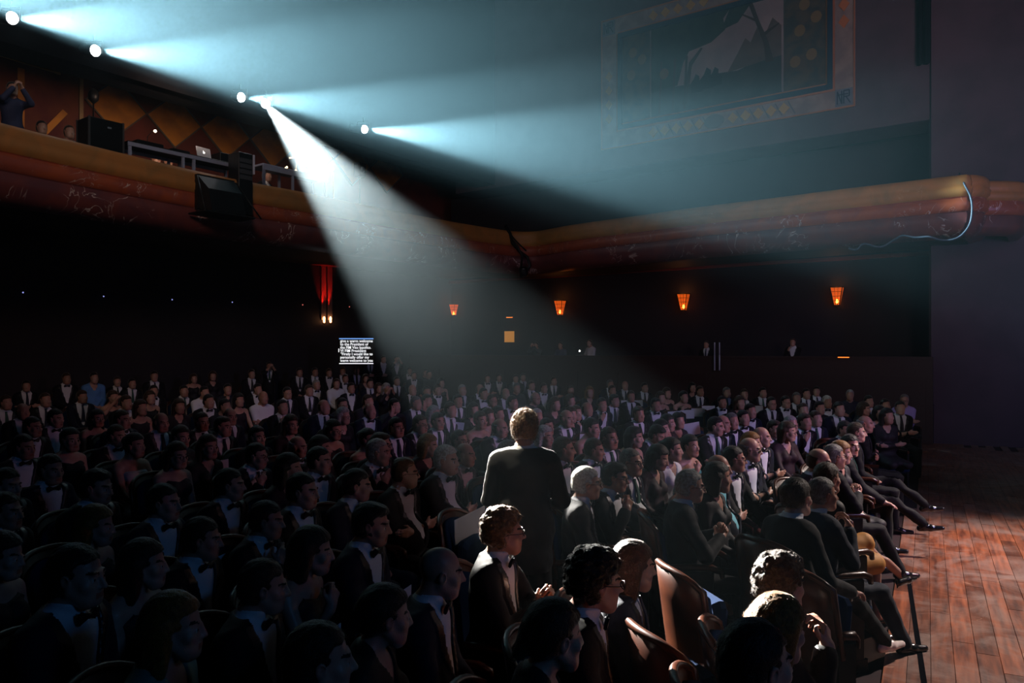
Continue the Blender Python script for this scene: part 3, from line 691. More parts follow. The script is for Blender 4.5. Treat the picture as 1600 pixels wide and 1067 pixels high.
def hair_field(style, h, amp=0, seed=0):
    c = HC
    f = Fld((-.20, -.24, .86), (.20, .20, 1.42), h, h)
    def p(x, y, z): return (c[0]+x, c[1]+y, c[2]+z)
    th = {'c': .015, 'C': .022, 'g': .007, 'w': .012, 's': .007, 'b': .009, 'r': .005, 'q': .010}.get(style, .013)
    f.el(p(0, -.022, .034), (.077+th, .096+th, .089+th), k=.01)
    if style in 'sbgwcCrq': f.el(p(0, -.045, -.02), (.070+th*.7, .070+th*.7, .070), k=.03)
    if style in 'qb': f.el(p(.012, .040, .088), (.050, .045, .030), k=.03)
    lowz, side = -.075, .0
    if style in 'YLAKD':
        lg = {'K': .15, 'D': .19}.get(style, .26)
        f.el(p(0, -.05, -.03), (.09, .075, .10), k=.03)
        for q in (-1, 1):
            f.rc(p(q*.074, -.03, .02), p(q*.085, -.035, -lg+.03), .032, .026, k=.03); f.rc(p(q*.04, -.075, 0), p(q*.055, -.08, -lg), .045, .03, k=.04)
        f.rc(p(0, -.08, 0), p(0, -.09, -lg), .045, .03, k=.04); lowz, side = -.5, .012
    if style == 'U': f.el(p(0, -.115, .045), (.05, .045, .045), k=.02); f.el(p(0, -.055, -.015), (.072, .06, .06), k=.03); lowz = -.07
    if style == 'P': f.rc(p(0, -.11, .02), p(0, -.14, -.06), .035, .025, k=.02); f.el(p(0, -.055, -.015), (.072, .06, .06), k=.03); lowz = -.10
    def hl(x, y, z):
        zz = z-c[2]; yy = y-c[1]
        if style == 'r': lim_ = np.where(zz < .045, -.012-0*zz, -.075-.0*zz)-np.abs(x)*0
        else:
            lim_ = -.004+side+ss(zz, .0, .012)*.02+ss(zz, .042, .098)*(.087 if style not in 'g' else .058)+ss(zz, -.01, .035)*.010-ss(np.abs(x), .02, .06)*.010*(zz > .03)+.004*np.sin(x*190)*(zz > .02)
        return (yy-lim_)*.8
    f.lim(hl, .014)
    if style == 'r': f.lim(lambda x, y, z: (z-(c[2]+.055))*.9)
    f.lim(lambda x, y, z: (c[2]+lowz-z-(y-c[1]+.02)*.25*(lowz > -.2))*.9)
    if style not in 'YLAKD':
        for q in (-1, 1): f.el(p(q*.085, -.002, -.008), (.018, .026, .034), k=.006, op=-1)
    Vt, Q = f.mesh()
    if not len(Vt): return Vt, Q
    N_ = vnormals(Vt, Q)
    if style in 'cC':
        a = amp or (.0075 if style == 'C' else .0045); Vt = Vt+N_*(a*np.abs(noise3(Vt, 95, seed))*2+a*.8*noise3(Vt, 190, seed+1))[:, None]
    else:
        st = Vt*np.array([1, .6, .22]) if style in 'YLAKDUP' else Vt*np.array([1, .5, .8])
        Vt = Vt+N_*((amp or (.0028 if style in 'YLAKDUP' else .0042))*noise3(st, 130, seed)+.0025*noise3(st, 320, seed+3))[:, None]
    return Vt, Q
def strands(Vt, Q, n, ln, wd, seed=0, curl=0, down=0):
    """loose hairs standing off the hair surface, thin four-sided blades"""
    r = np.random.RandomState(seed); N_ = vnormals(Vt, Q); i = r.randint(0, len(Vt), n); P = Vt[i]; D = N_[i]
    c = arr(0, 0, 0); t = np.cross(D, arr(0, 0, 1))+r.normal(size=(n, 3))*.35; t /= np.linalg.norm(t, axis=1, keepdims=True)+1e-9
    fl = np.cross(t, D); fl[:, 2] -= down; q1 = D*.55+fl*(.8)+r.normal(size=(n, 3))*(.25+curl)
    q1 /= np.linalg.norm(q1, axis=1, keepdims=True); q2 = q1*.7+fl*.6+r.normal(size=(n, 3))*curl*1.4; q2[:, 2] -= down; q2 /= np.linalg.norm(q2, axis=1, keepdims=True)
    if curl < .3:      # straight hair lies along the head
        cm = np.tile(arr(0, -.75, -.55), (n, 1))+np.stack([P[:, 0]*6, 0*P[:, 0], -np.abs(P[:, 2]-HC[2])*2*0], 1); cm[:, 2] -= down
        cm -= D*(cm*D).sum(1, keepdims=True); cm /= np.linalg.norm(cm, axis=1, keepdims=True)+1e-9
        q1 = cm+D*.22+r.normal(size=(n, 3))*.10; q2 = cm+D*.05+r.normal(size=(n, 3))*.15
        q1 /= np.linalg.norm(q1, axis=1, keepdims=True); q2 /= np.linalg.norm(q2, axis=1, keepdims=True)
    L = ln*(.5+r.rand(n, 1)); w_ = np.cross(q1, D); w_ /= np.linalg.norm(w_, axis=1, keepdims=True)+1e-9; w_ *= wd
    a0, a1 = P-w_-D*.002, P+w_-D*.002; m_ = P+q1*L*.5; b0, b1 = m_-w_*.8, m_+w_*.8; e_ = m_+q2*L*.5; c0, c1 = e_-w_*.25, e_+w_*.25
    V2 = np.stack([a0, a1, b0, b1, c0, c1], 1).reshape(-1, 3); k = np.arange(n)[:, None]*6+len(Vt)
    Q2 = np.concatenate([k+np.array([[0, 1, 3, 2]]), k+np.array([[2, 3, 5, 4]])])
    return np.concatenate([Vt, V2]), np.concatenate([Q, Q2])
# ------------------------------------------------------------------ cloth, skin, hair
M_SKIN = mat('skin', (1, 1, 1), .42, objcol=True, noise=((.86, .74, .72), 9), bump=.12, bscale=120, spec=.45, sss=.22)
M_EYE = mat('eye_white', (.55, .52, .50), .2); M_IRIS = mat('iris', (.02, .015, .012), .1); M_LIP = mat('lips', (.80, .45, .42), .4, objcol=True); M_BROW = mat('eyebrow', (.035, .022, .015), .8)
M_HAIR = mat('hair', (1, 1, 1), .45, sheen=.35, objcol=True, noise=((.6, .55, .5), 60), bump=.5, bscale=160, spec=.3)
M_SUIT = mat('suit_wool', (1, 1, 1), .72, objcol=True, bump=.25, bscale=420, spec=.18, sheen=.12); M_SATIN = mat('lapel_satin', (.010, .010, .013), .35, spec=.5)
M_CLOTH = mat('dress_fabric', (1, 1, 1), .65, objcol=True, noise=((.8, .8, .8), 8), bump=.2, bscale=200)
M_SHIRT = mat('shirt_cotton', (.80, .80, .84), .75, objcol=True, bump=.1, bscale=80)
M_BOW = mat('bow_silk', (.008, .008, .012), .35); M_SHOE = mat('shoe_leather', (1, 1, 1), .16, objcol=True, spec=.6)
M_SPEC = mat('spectacle_frame', (.012, .010, .010), .25); M_LENS = mat('dark_lens', (.01, .01, .012), .06)
M_STEEL = mat('silver', (.8, .8, .82), .2, metal=1)
BLACK = (.008, .008, .010); NAVY = (.008, .011, .026); SKINS = [(.56, .33, .25), (.50, .28, .20), (.60, .37, .28), (.44, .24, .16)]
HCOL = dict(k=(.014, .010, .009), b=(.055, .030, .016), g=(.20, .19, .18), l=(.42, .41, .39), w=(.62, .60, .56), y=(.28, .125, .022), a=(.055, .014, .004), s=(.19, .09, .032))

def jacket(rig, h, g=.018):
    f = Fld((-.46, -.27, .28 if rig.stand else .50), (.46, .60, 1.30), h, h)
    rig.torso(f, g); rig.trap(f, .012); rig.arms(f, .014, .90)
    if rig.stand: f.rc((0, -.015, .52), (0, -.01, .36), .165+g, .172+g, k=.05); f.el((0, -.03, .60), (.168+g, .125+g, .22), k=.06)
    f.rc((0, -.050, 1.05), (0, -.04, 1.085), .070, .066, k=.012)
    f.rc((0, -.022, 1.075), (0, .04, 1.30), .066, .09, k=.004, op=-1)
    f.lim(lambda x, y, z: z-1.098+0*x+0*y, .006)
    z0 = .67
    f.lim(lambda x, y, z: -np.maximum(np.abs(x)-np.clip((z-z0)*.265, -1, .098), -.01-y+0*z))
    Vt, Q = f.mesh()
    w_ = np.clip((Vt[:, 2]-z0)*.265, -1, .098); e_ = np.abs(Vt[:, 0])-w_; fr = (Vt[:, 1] > -.01) & (Vt[:, 2] > z0-.02) & (Vt[:, 2] < 1.08) & (Vt[:, 1] < .155)
    N_ = vnormals(Vt, Q); lw = .018+.035*ss(Vt[:, 2], z0, 1.0)
    lp = fr & (e_ > -.004) & (e_ < lw); Vt = Vt+N_*(lp*.0055)[:, None]
    arm = np.abs(Vt[:, 0]) > rig.sh*.9
    fold = .0042*noise3(Vt*np.array([1, 1, 1.6]), 22, 3)+.0028*noise3(Vt, 60, 5)+.004*arm*noise3(Vt*np.array([.6, .6, 2.2]), 34, 9)
    Vt = Vt+N_*(fold*(~lp))[:, None]
    return Vt, Q, lp[Q].all(1).astype(int)
def shirt(rig, h):
    f = Fld((-.44, -.2, .62), (.44, .58, 1.20), h, h)
    rig.torso(f, .005, low=.6); rig.trap(f, .004); rig.cuffs(f)
    f.rc((0, -.032, 1.05), (0, -.014, 1.125), .068, .065, k=.004)
    f.lim(lambda x, y, z: z-(1.124-.10*np.maximum(y, -.03)-.25*np.maximum(0, .012-np.abs(x))*(y > 0)))
    Vt, Q = f.mesh(); return Vt, Q, np.zeros(len(Q), int)
def trousers(rig, h):
    f = Fld((-.30, -.22, -.42 if rig.stand else 0.0), (.30, .85, .70), h, h)
    rig.leg(f, .014); f.el((0, -.01, .54), (.185, .165, .12), k=.05)
    Vt, Q = f.mesh(); N_ = vnormals(Vt, Q); Vt = Vt+N_*(.006*noise3(Vt*np.array([1, 1.6, 1.0]), 24, 4))[:, None]
    return Vt, Q, np.zeros(len(Q), int)
def shoes(rig, h, fem=False, which=0):
    f = Fld((-.30, -.15, -.47 if rig.stand else -.02), (.30, 1.1, .6), h, h)
    for i in (which,):
        a = rig.an[i]; sh = a-rig.kn[i]; sh = sh/np.linalg.norm(sh)
        d = arr(0, 1, 0)
        if (rig.legs == 'cross' and i == 0) or (rig.legs == 'crossl' and i == 1): d = arr(.0, .97, .12); 
        d = d/np.linalg.norm(d); dn_ = arr(0, 0, -1)
        wd_ = .030 if fem else .036
        f.rc(a+dn_*.045-d*.035, a+dn_*.045+d*.07, wd_, wd_, k=.02); f.rc(a+dn_*.052+d*.07, a+dn_*.058+d*(.17 if fem else .19), wd_-.002, .012 if fem else .024, k=.02)
        if fem: f.rc(a+dn_*.03-d*.05, a+dn_*.088-d*.055, .012, .005, k=.01)
        else: f.rc(a-d*.0, a+dn_*.03, .045, .04, k=.02)
    if fem: f.lim(lambda x, y, z: 0*x+0*y+0*z-1)
    if not rig.stand and rig.legs == 'flat': f.lim(lambda x, y, z: .002-z+0*x+0*y)
    Vt, Q = f.mesh(); return Vt, Q, np.zeros(len(Q), int)
def dress(rig, h, kind):
    f = Fld((-.46, -.25, .1 if not rig.stand else -.3), (.46, .72, 1.16), h, h)
    if kind in 'de':
        rig.torso(f, .010)
        zt = 1.0 if kind == 'd' else .975
        f.lim(lambda x, y, z: z-(zt-.25*np.maximum(0, .09-np.abs(x))*(y > 0)*(kind == 'd')-.035*(y < -.05)-.6*np.maximum(0, np.abs(x)-.10)))
        if kind == 'd':
            for q in (-1, 1): f.rc((q*.085, .075, .93), (q*.10, .015, 1.045), .007, k=.002); f.rc((q*.10, .015, 1.045), (q*.09, -.11, .93), .007, k=.002)
    else:
        rig.torso(f, .009); rig.trap(f, .007); rig.arms(f, .009, .88)
        f.rc((0, -.01, 1.06), (0, .06, 1.16), .060, .10, k=.01, op=-1)
        f.lim(lambda x, y, z: -np.maximum(np.abs(x)-np.clip((z-.93)*.5, -1, .09), -y+0*z))
    if not rig.stand and kind != 'x':
        for i in (0, 1): f.rc(rig.hip[i], rig.kn[i]*.94+rig.hip[i]*.06, .10, .078, k=.05)
        f.rc((0, .08, .54), (0, .36, .54), .075, .06, k=.06)
    Vt, Q = f.mesh(); N_ = vnormals(Vt, Q); Vt = Vt+N_*(.0035*noise3(Vt, 40, 4))[:, None]
    return Vt, Q, np.zeros(len(Q), int)
def body(rig, hf, hc, fem=False, legs=False, detail=True):
    hb = rig.handbox(); fx = [(-.095, .095)]+[(a[0], b[0]) for a, b in hb]; fy = [(-.11, .15)]+[(a[1], b[1]) for a, b in hb]; fzz = [(1.07, 1.36)]+[(a[2], b[2]) for a, b in hb]
    lo = [-.44, -.19, .02 if legs and not rig.stand else .44]; hi = [.44, .78 if legs else .62, 1.37]
    f = Fld(lo, hi, hf, hc, (fx, fy, fzz))
    rig.torso(f, -.004); rig.trap(f, 0); rig.arms(f, 0); rig.hands(f)
    if legs: rig.leg(f, 0, .075, .052, .034, mul=.92)
    if legs:
        for i in (0, 1): f.rc(rig.an[i], rig.an[i]+arr(0, .10, -.045), .032, .025, k=.02)
    rig.head(f, fem, rig.fat)
    Vt, Q = f.mesh(); mi = np.zeros(len(Q), int)
    if detail:
        C = Vt[Q].mean(1)-HC; ax = np.abs(C[:, 0])
        el_ = np.sqrt((ax-.031)**2+(C[:, 1]-.0725)**2+(C[:, 2]+.001)**2)
        ey = (el_ < .0137) & (C[:, 1] > .079) & (np.abs(C[:, 2]+.001) < .0062); mi[ey] = 1
        mi[ey & (np.abs(ax-.031) < .0052)] = 2
        mi[(np.abs(C[:, 2]+.0645) < .011) & (ax < .021) & (C[:, 1] > .079)] = 3
        mi[(np.abs(C[:, 2]-.0235-.003*np.sin((ax-.02)*90)) < .0048) & (ax > .014) & (ax < .050) & (C[:, 1] > .055)] = 4
    return Vt, Q, mi
def mbnp(mb): return np.array(mb.v, float)
def glasses_mb(dark=False):
    mb = MB(); c = Vector(HC)
    for q in (-1, 1):
        pts = [c+Vector((q*.033+.023*math.cos(a), .1005-.006*abs(math.cos(a)), .0+.017*math.sin(a))) for a in [k*math.pi/6 for k in range(13)]]
        mb.tube(pts, .0022, 5, 0, False)
        if dark: mb.add(pts[:12], [tuple(range(12))], 1)
        mb.tube([c+Vector((q*.056, .094, .004)), c+Vector((q*.078, .06, .006)), c+Vector((q*.083, .0, .006)), c+Vector((q*.082, -.02, -.008))], .0018, 4)
    mb.tube([c+Vector((-.010, .101, .004)), c+Vector((0, .105, .008)), c+Vector((.010, .101, .004))], .002, 4)
    return mb
def bow_mb():
    mb = MB(); z = 1.068; y = .062
    for q in (-1, 1):
        mb.prism([(0, -.008), (q*.052, -.021), (q*.056, 0), (q*.052, .021), (0, .008)][::q], (0, y, z), (1, 0, 0), (0, 0, 1), (0, 1, 0), .016)
        mb.prism([(0, -.006), (q*.045, -.027), (q*.050, 0), (q*.045, .027), (0, .006)][::q], (0, y+.004, z), (1, 0, 0), (0, 0, 1), (0, 1, 0), .006)
    mb.rbox((0, y+.012, z), (.020, .018, .022), .004); return mb
def tie_mb():
    mb = MB(); P = [(1.075, .052, .018), (1.05, .062, .016), (1.0, .086, .020), (.93, .105, .026), (.85, .110, .032), (.78, .112, .036)]
    vs = []; 
    for z, y, w_ in P: vs += [(-w_, y, z), (w_, y, z), (w_*.8, y+.010, z), (-w_*.8, y+.010, z)]
    fs = [(i*4+k, i*4+(k+1) % 4, i*4+4+(k+1) % 4, i*4+4+k) for i in range(len(P)-1) for k in range(4)]+[(0, 1, 2, 3), (20, 23, 22, 21)]
    mb.add(vs, fs, 0, True); return mb
CACHE = {}; NT = [0]
def cached(key, fn):
    if key not in CACHE: CACHE[key] = fn()
    return CACHE[key]
def build_person(loc, face, yaw=0, hair='sk', outfit='t', pose='lap', sex='m', legs='flat', fat=0, pitch=0, tilt=0, lean=-.07, scale=1.0, lod=2, acc='', uniq=None, stand=False,
                 suit=BLACK, skin=None, dress_c=(.01, .01, .012), shirt_c=(1, 1, 1), tie_c=None, shoe_c=(.01, .01, .012), name='person'):
    """lod 0 near and single, 1 middle, 2 far; middle and far people share meshes"""
    hf, hc, hg = [(.0062, .015, .0105), (.010, .018, .017), (.0165, .026, .028)][lod]
    if uniq: hf, hc, hg = .0052, .014, .009
    key = (pose, sex, legs, fat, stand, lod, uniq); yk = (round(yaw, 2), round(pitch, 2), round(tilt, 2), round(lean, 2))
    rig = cached(('rig',)+key, lambda: Rig(pose, sex, legs, fat, stand))
    def mk(nm, kk, fn, mats, color=None, hairf=False, parent=None):
        k = (nm, lod, uniq)+kk
        if k not in CACHE:
            Vt, Q, mi = fn()
            if not len(Vt): CACHE[k] = None
            else:
                Vt = rig.deform(Vt, yaw, pitch, tilt, lean, hairf); me = np_mesh(nm, Vt, Q, mi)
                for m_ in mats: me.materials.append(m_)
                CACHE[k] = me; NT[0] += len(Q)*2
        me = CACHE[k]
        return link(nm, me, (), root, color=color) if me else None
    def mk2(nm, mbf, mats, hairf=False):
        k = (nm, lod)+key+yk
        if k not in CACHE:
            mb = mbf(); V2 = rig.deform(mbnp(mb), yaw, pitch, tilt, lean, hairf); mb.v = [tuple(v) for v in V2]; me = mb.mesh(nm)
            for m_ in mats: me.materials.append(m_)
            CACHE[k] = me
        return link(nm, CACHE[k], (), root)
    root = empty(name, loc, face-math.pi/2); root.scale = (scale,)*3
    fem = sex == 'f'; skin = skin or random.choice(SKINS)
    bareleg = fem and outfit in 'depkx' and lod == 0
    mk('body', key+yk+(bareleg,), lambda: body(rig, hf, hc, fem, bareleg, lod < 2), [M_SKIN, M_EYE, M_IRIS, M_LIP, M_BROW], skin)
    style, hcol = hair[0], HCOL[hair[1]] if len(hair) > 1 else HCOL['k']
    if style != 'B':
        def hf_():
            Vt, Q = hair_field(style, max(hf*1.05, .006), seed=7)
            if lod == 0:
                n_ = 6500 if uniq == 'spk' else {'c': 2600, 'C': 3200}.get(style, 1700)
                Vt, Q = strands(Vt, Q, n_, .015 if style in 'cC' else .024, .0006, 3, curl=.5 if style in 'cC' else .12, down=.5 if style in 'YLAKD' else .15)
            return Vt, Q, np.zeros(len(Q), int)
        mk('hair', (style,)+yk+(stand, pose if 0 else ''), hf_, [M_HAIR], hcol, True)
    kk = key+(lean,) if lod else key+yk
    if outfit in 'tno':
        mk('suit_jacket', kk, lambda: jacket(rig, hg), [M_SUIT, M_SATIN], suit)
        mk('shirt', kk, lambda: shirt(rig, hg*.9), [M_SHIRT], shirt_c)
        if outfit == 't': mk2('bow_tie', bow_mb, [M_BOW])
        if outfit == 'n':
            o = mk2('necktie', tie_mb, [M_CLOTH]); o.color = (*(tie_c or (.02, .03, .08)), 1)
        if lod < 2 or stand:
            mk('trousers', kk, lambda: trousers(rig, hg*1.5), [M_SUIT], suit)
            if lod == 0:
                for q_ in (0, 1): mk('shoe', kk+(q_,), lambda: shoes(rig, .009, False, q_), [M_SHOE], shoe_c)
        else: mk('trousers', kk, lambda: trousers(rig, .04), [M_SUIT], suit)
    elif outfit == 'h':      # shirt sleeves
        def sh_():
            f = Fld((-.46, -.25, .48), (.46, .60, 1.2), hg, hg); rig.torso(f, .008); rig.trap(f, .006); rig.arms(f, .008, .92); f.rc((0, -.032, 1.05), (0, -.016, 1.10), .066, .064, k=.004); f.rc((0, -.01, 1.09), (0, .03, 1.25), .055, .07, k=.004, op=-1)
            Vt, Q = f.mesh(); return Vt, Q, np.zeros(len(Q), int)
        mk('shirt', kk+('h',), sh_, [M_SHIRT], shirt_c); mk('trousers', kk, lambda: trousers(rig, .03), [M_SUIT], suit)
    else:
        mk('dress', kk+(outfit,), lambda: dress(rig, hg, outfit), [M_CLOTH], dress_c)
        if lod == 0 and bareleg:
            for q_ in (0, 1): mk('shoe', kk+('f', q_), lambda: shoes(rig, .0075, True, q_), [M_SHOE], shoe_c)
    if 'G' in acc: mk2('glasses', glasses_mb, [M_SPEC], True)
    if 'S' in acc: mk2('sunglasses', lambda: glasses_mb(True), [M_SPEC, M_LENS], True)
    if 'M' in acc:
        def bd_():
            f = Fld((-.1, -.02, 1.07), (.1, .15, 1.22), max(hf, .006), max(hf, .006)); c = HC
            f.rc((-.026, c[1]+.052, c[2]-.088), (.026, c[1]+.052, c[2]-.088), .0235, k=.02); f.el((0, c[1]+.070, c[2]-.094), (.024, .019, .02), k=.02)
            for q in (-1, 1): f.rc((q*.056, c[1]+.0, c[2]-.035), (q*.03, c[1]+.052, c[2]-.088), .0185, .019, k=.02)
            f.rc((-.02, c[1]+.085, c[2]-.049), (.02, c[1]+.085, c[2]-.049), .0055, k=.003)
            f.lim(lambda x, y, z: -(np.sqrt(x**2+((z-(c[2]-.065))*1.5)**2)-.019)*(y > c[1]+.06)-(y <= c[1]+.06))
            Vt, Q = f.mesh(); return Vt, Q, np.zeros(len(Q), int)
        mk('beard', yk, bd_, [M_HAIR], hcol, True)
    return root, rig
# ------------------------------------------------------------------ theatre seats
M_WOOD = mat('seat_wood', (.065, .018, .007), .30, noise=((.04, .010, .005), 9), spec=.35); M_BLUE = mat('blue_upholstery', (.006, .020, .062), .95, spec=.08, bump=.2, bscale=300)
M_SEATM = mat('seat_iron', (.012, .012, .014), .4, metal=.5)
def shell(y0, th, z0, ztop, wd, inset=0, n=9, nz=5):
    vs = []
    for side in (0, 1):
        for j in range(nz):
            for i in range(n):
                u = -1+2*i/(n-1); x = u*(wd-inset); zt = ztop-.075*u*u*abs(u)-inset; z = z0+inset+(zt-z0-inset)*j/(nz-1)
                vs.append((x, y0+.085*u*u-(z-.45)*.14-(th if side else 0), z))
    f = []; g = n*nz
    for j in range(nz-1):
        for i in range(n-1):
            a = j*n+i; f.append((a, a+n, a+n+1, a+1)); f.append((g+a, g+a+1, g+a+n+1, g+a+n))
    for i in range(n-1): f.append((i, i+1, g+i+1, g+i)); a = (nz-1)*n+i; f.append((a, g+a, g+a+1, a+1))
    for j in range(nz-1): a = j*n; f.append((a, g+a, g+a+n, a+n)); a = j*n+n-1; f.append((a, a+n, g+a+n, g+a))
    return vs, f
def seat_parts():
    P = {}
    mb = MB(); vs, f = shell(-.215, .028, .30, 1.00, .265); mb.add(vs, f, 0, True)
    P['backrest'] = (mb.mesh('backrest'), [M_WOOD])
    mb = MB(); pts = []
    for i in range(13):
        u = -1+i/6; z = 1.0-.075*u*u*abs(u); pts.append((u*.265, -.229+.085*u*u-(z-.45)*.14, z))
    pts = [(pts[0][0], pts[0][1]+.06, .55), (pts[0][0], pts[0][1]+.02, .80)]+pts+[(pts[-1][0], pts[-1][1]+.02, .80), (pts[-1][0], pts[-1][1]+.06, .55)]
    mb.tube(pts, .019, 7); P['rim'] = (mb.mesh('rim'), [M_WOOD])
    mb = MB(); vs, f = shell(-.175, .036, .42, .985, .265, .032); mb.add(vs, f, 0, True); P['back_cushion'] = (mb.mesh('back_cushion'), [M_BLUE])
    mb = MB(); mb.rbox((0, .07, .405), (.47, .47, .09), .03); P['seat_cushion'] = (mb.mesh('seat_cushion'), [M_BLUE])
    mb = MB(); mb.tube([(0, -.16, .665), (0, 0, .672), (0, .18, .668), (0, .24, .645), (0, .25, .60)], [.022, .024, .026, .024, .018], 7); P['armrest'] = (mb.mesh('armrest'), [M_WOOD])
    mb = MB(); mb.rbox((0, .02, .36), (.030, .34, .56), .01); mb.rbox((0, .02, .05), (.034, .40, .10), .01); P['side_frame'] = (mb.mesh('side_frame'), [M_SEATM])
    for me, ms in P.values():
        for m_ in ms: me.materials.append(m_)
    # the far seat: everything small in one mesh
    mb = MB(); vs, f = shell(-.215, .028, .30, 1.0, .265, 0, 7, 3); mb.add(vs, f, 0, True); vs, f = shell(-.175, .036, .42, .985, .265, .032, 7, 3); mb.add(vs, f, 1, True)
    mb.rbox((0, .07, .405), (.47, .47, .09), .03, mi=1)
    for q in (-1, 1): mb.box((q*.258, .02, .66), (.03, .36, .035), mi=0); mb.box((q*.258, .02, .33), (.03, .34, .64), mi=2)
    P['far'] = (mb.mesh('theatre_seat'), [M_WOOD, M_BLUE, M_SEATM])
    for m_ in P['far'][1]: P['far'][0].materials.append(m_)
    return P
SEAT = seat_parts()
def seat(loc, face, far, up=False):
    if far:
        o = link('theatre_seat', SEAT['far'][0], (), loc=loc); o.rotation_euler = (0, 0, face-math.pi/2); return o
    r = empty('theatre_seat', loc, face-math.pi/2)
    for k in ('backrest', 'rim', 'back_cushion', 'seat_cushion'):
        o = link(k, SEAT[k][0], (), r)
        if up and k == 'seat_cushion':
            h = Vector((0, -.13, .42)); Rm = Matrix.Rotation(R(84), 3, 'X'); o.rotation_euler = (R(84), 0, 0); o.location = h-Rm @ h
    for q in (-1, 1): link('armrest', SEAT['armrest'][0], (), r, (q*.258, 0, 0)); link('side_frame', SEAT['side_frame'][0], (), r, (q*.258, 0, 0))
    return r
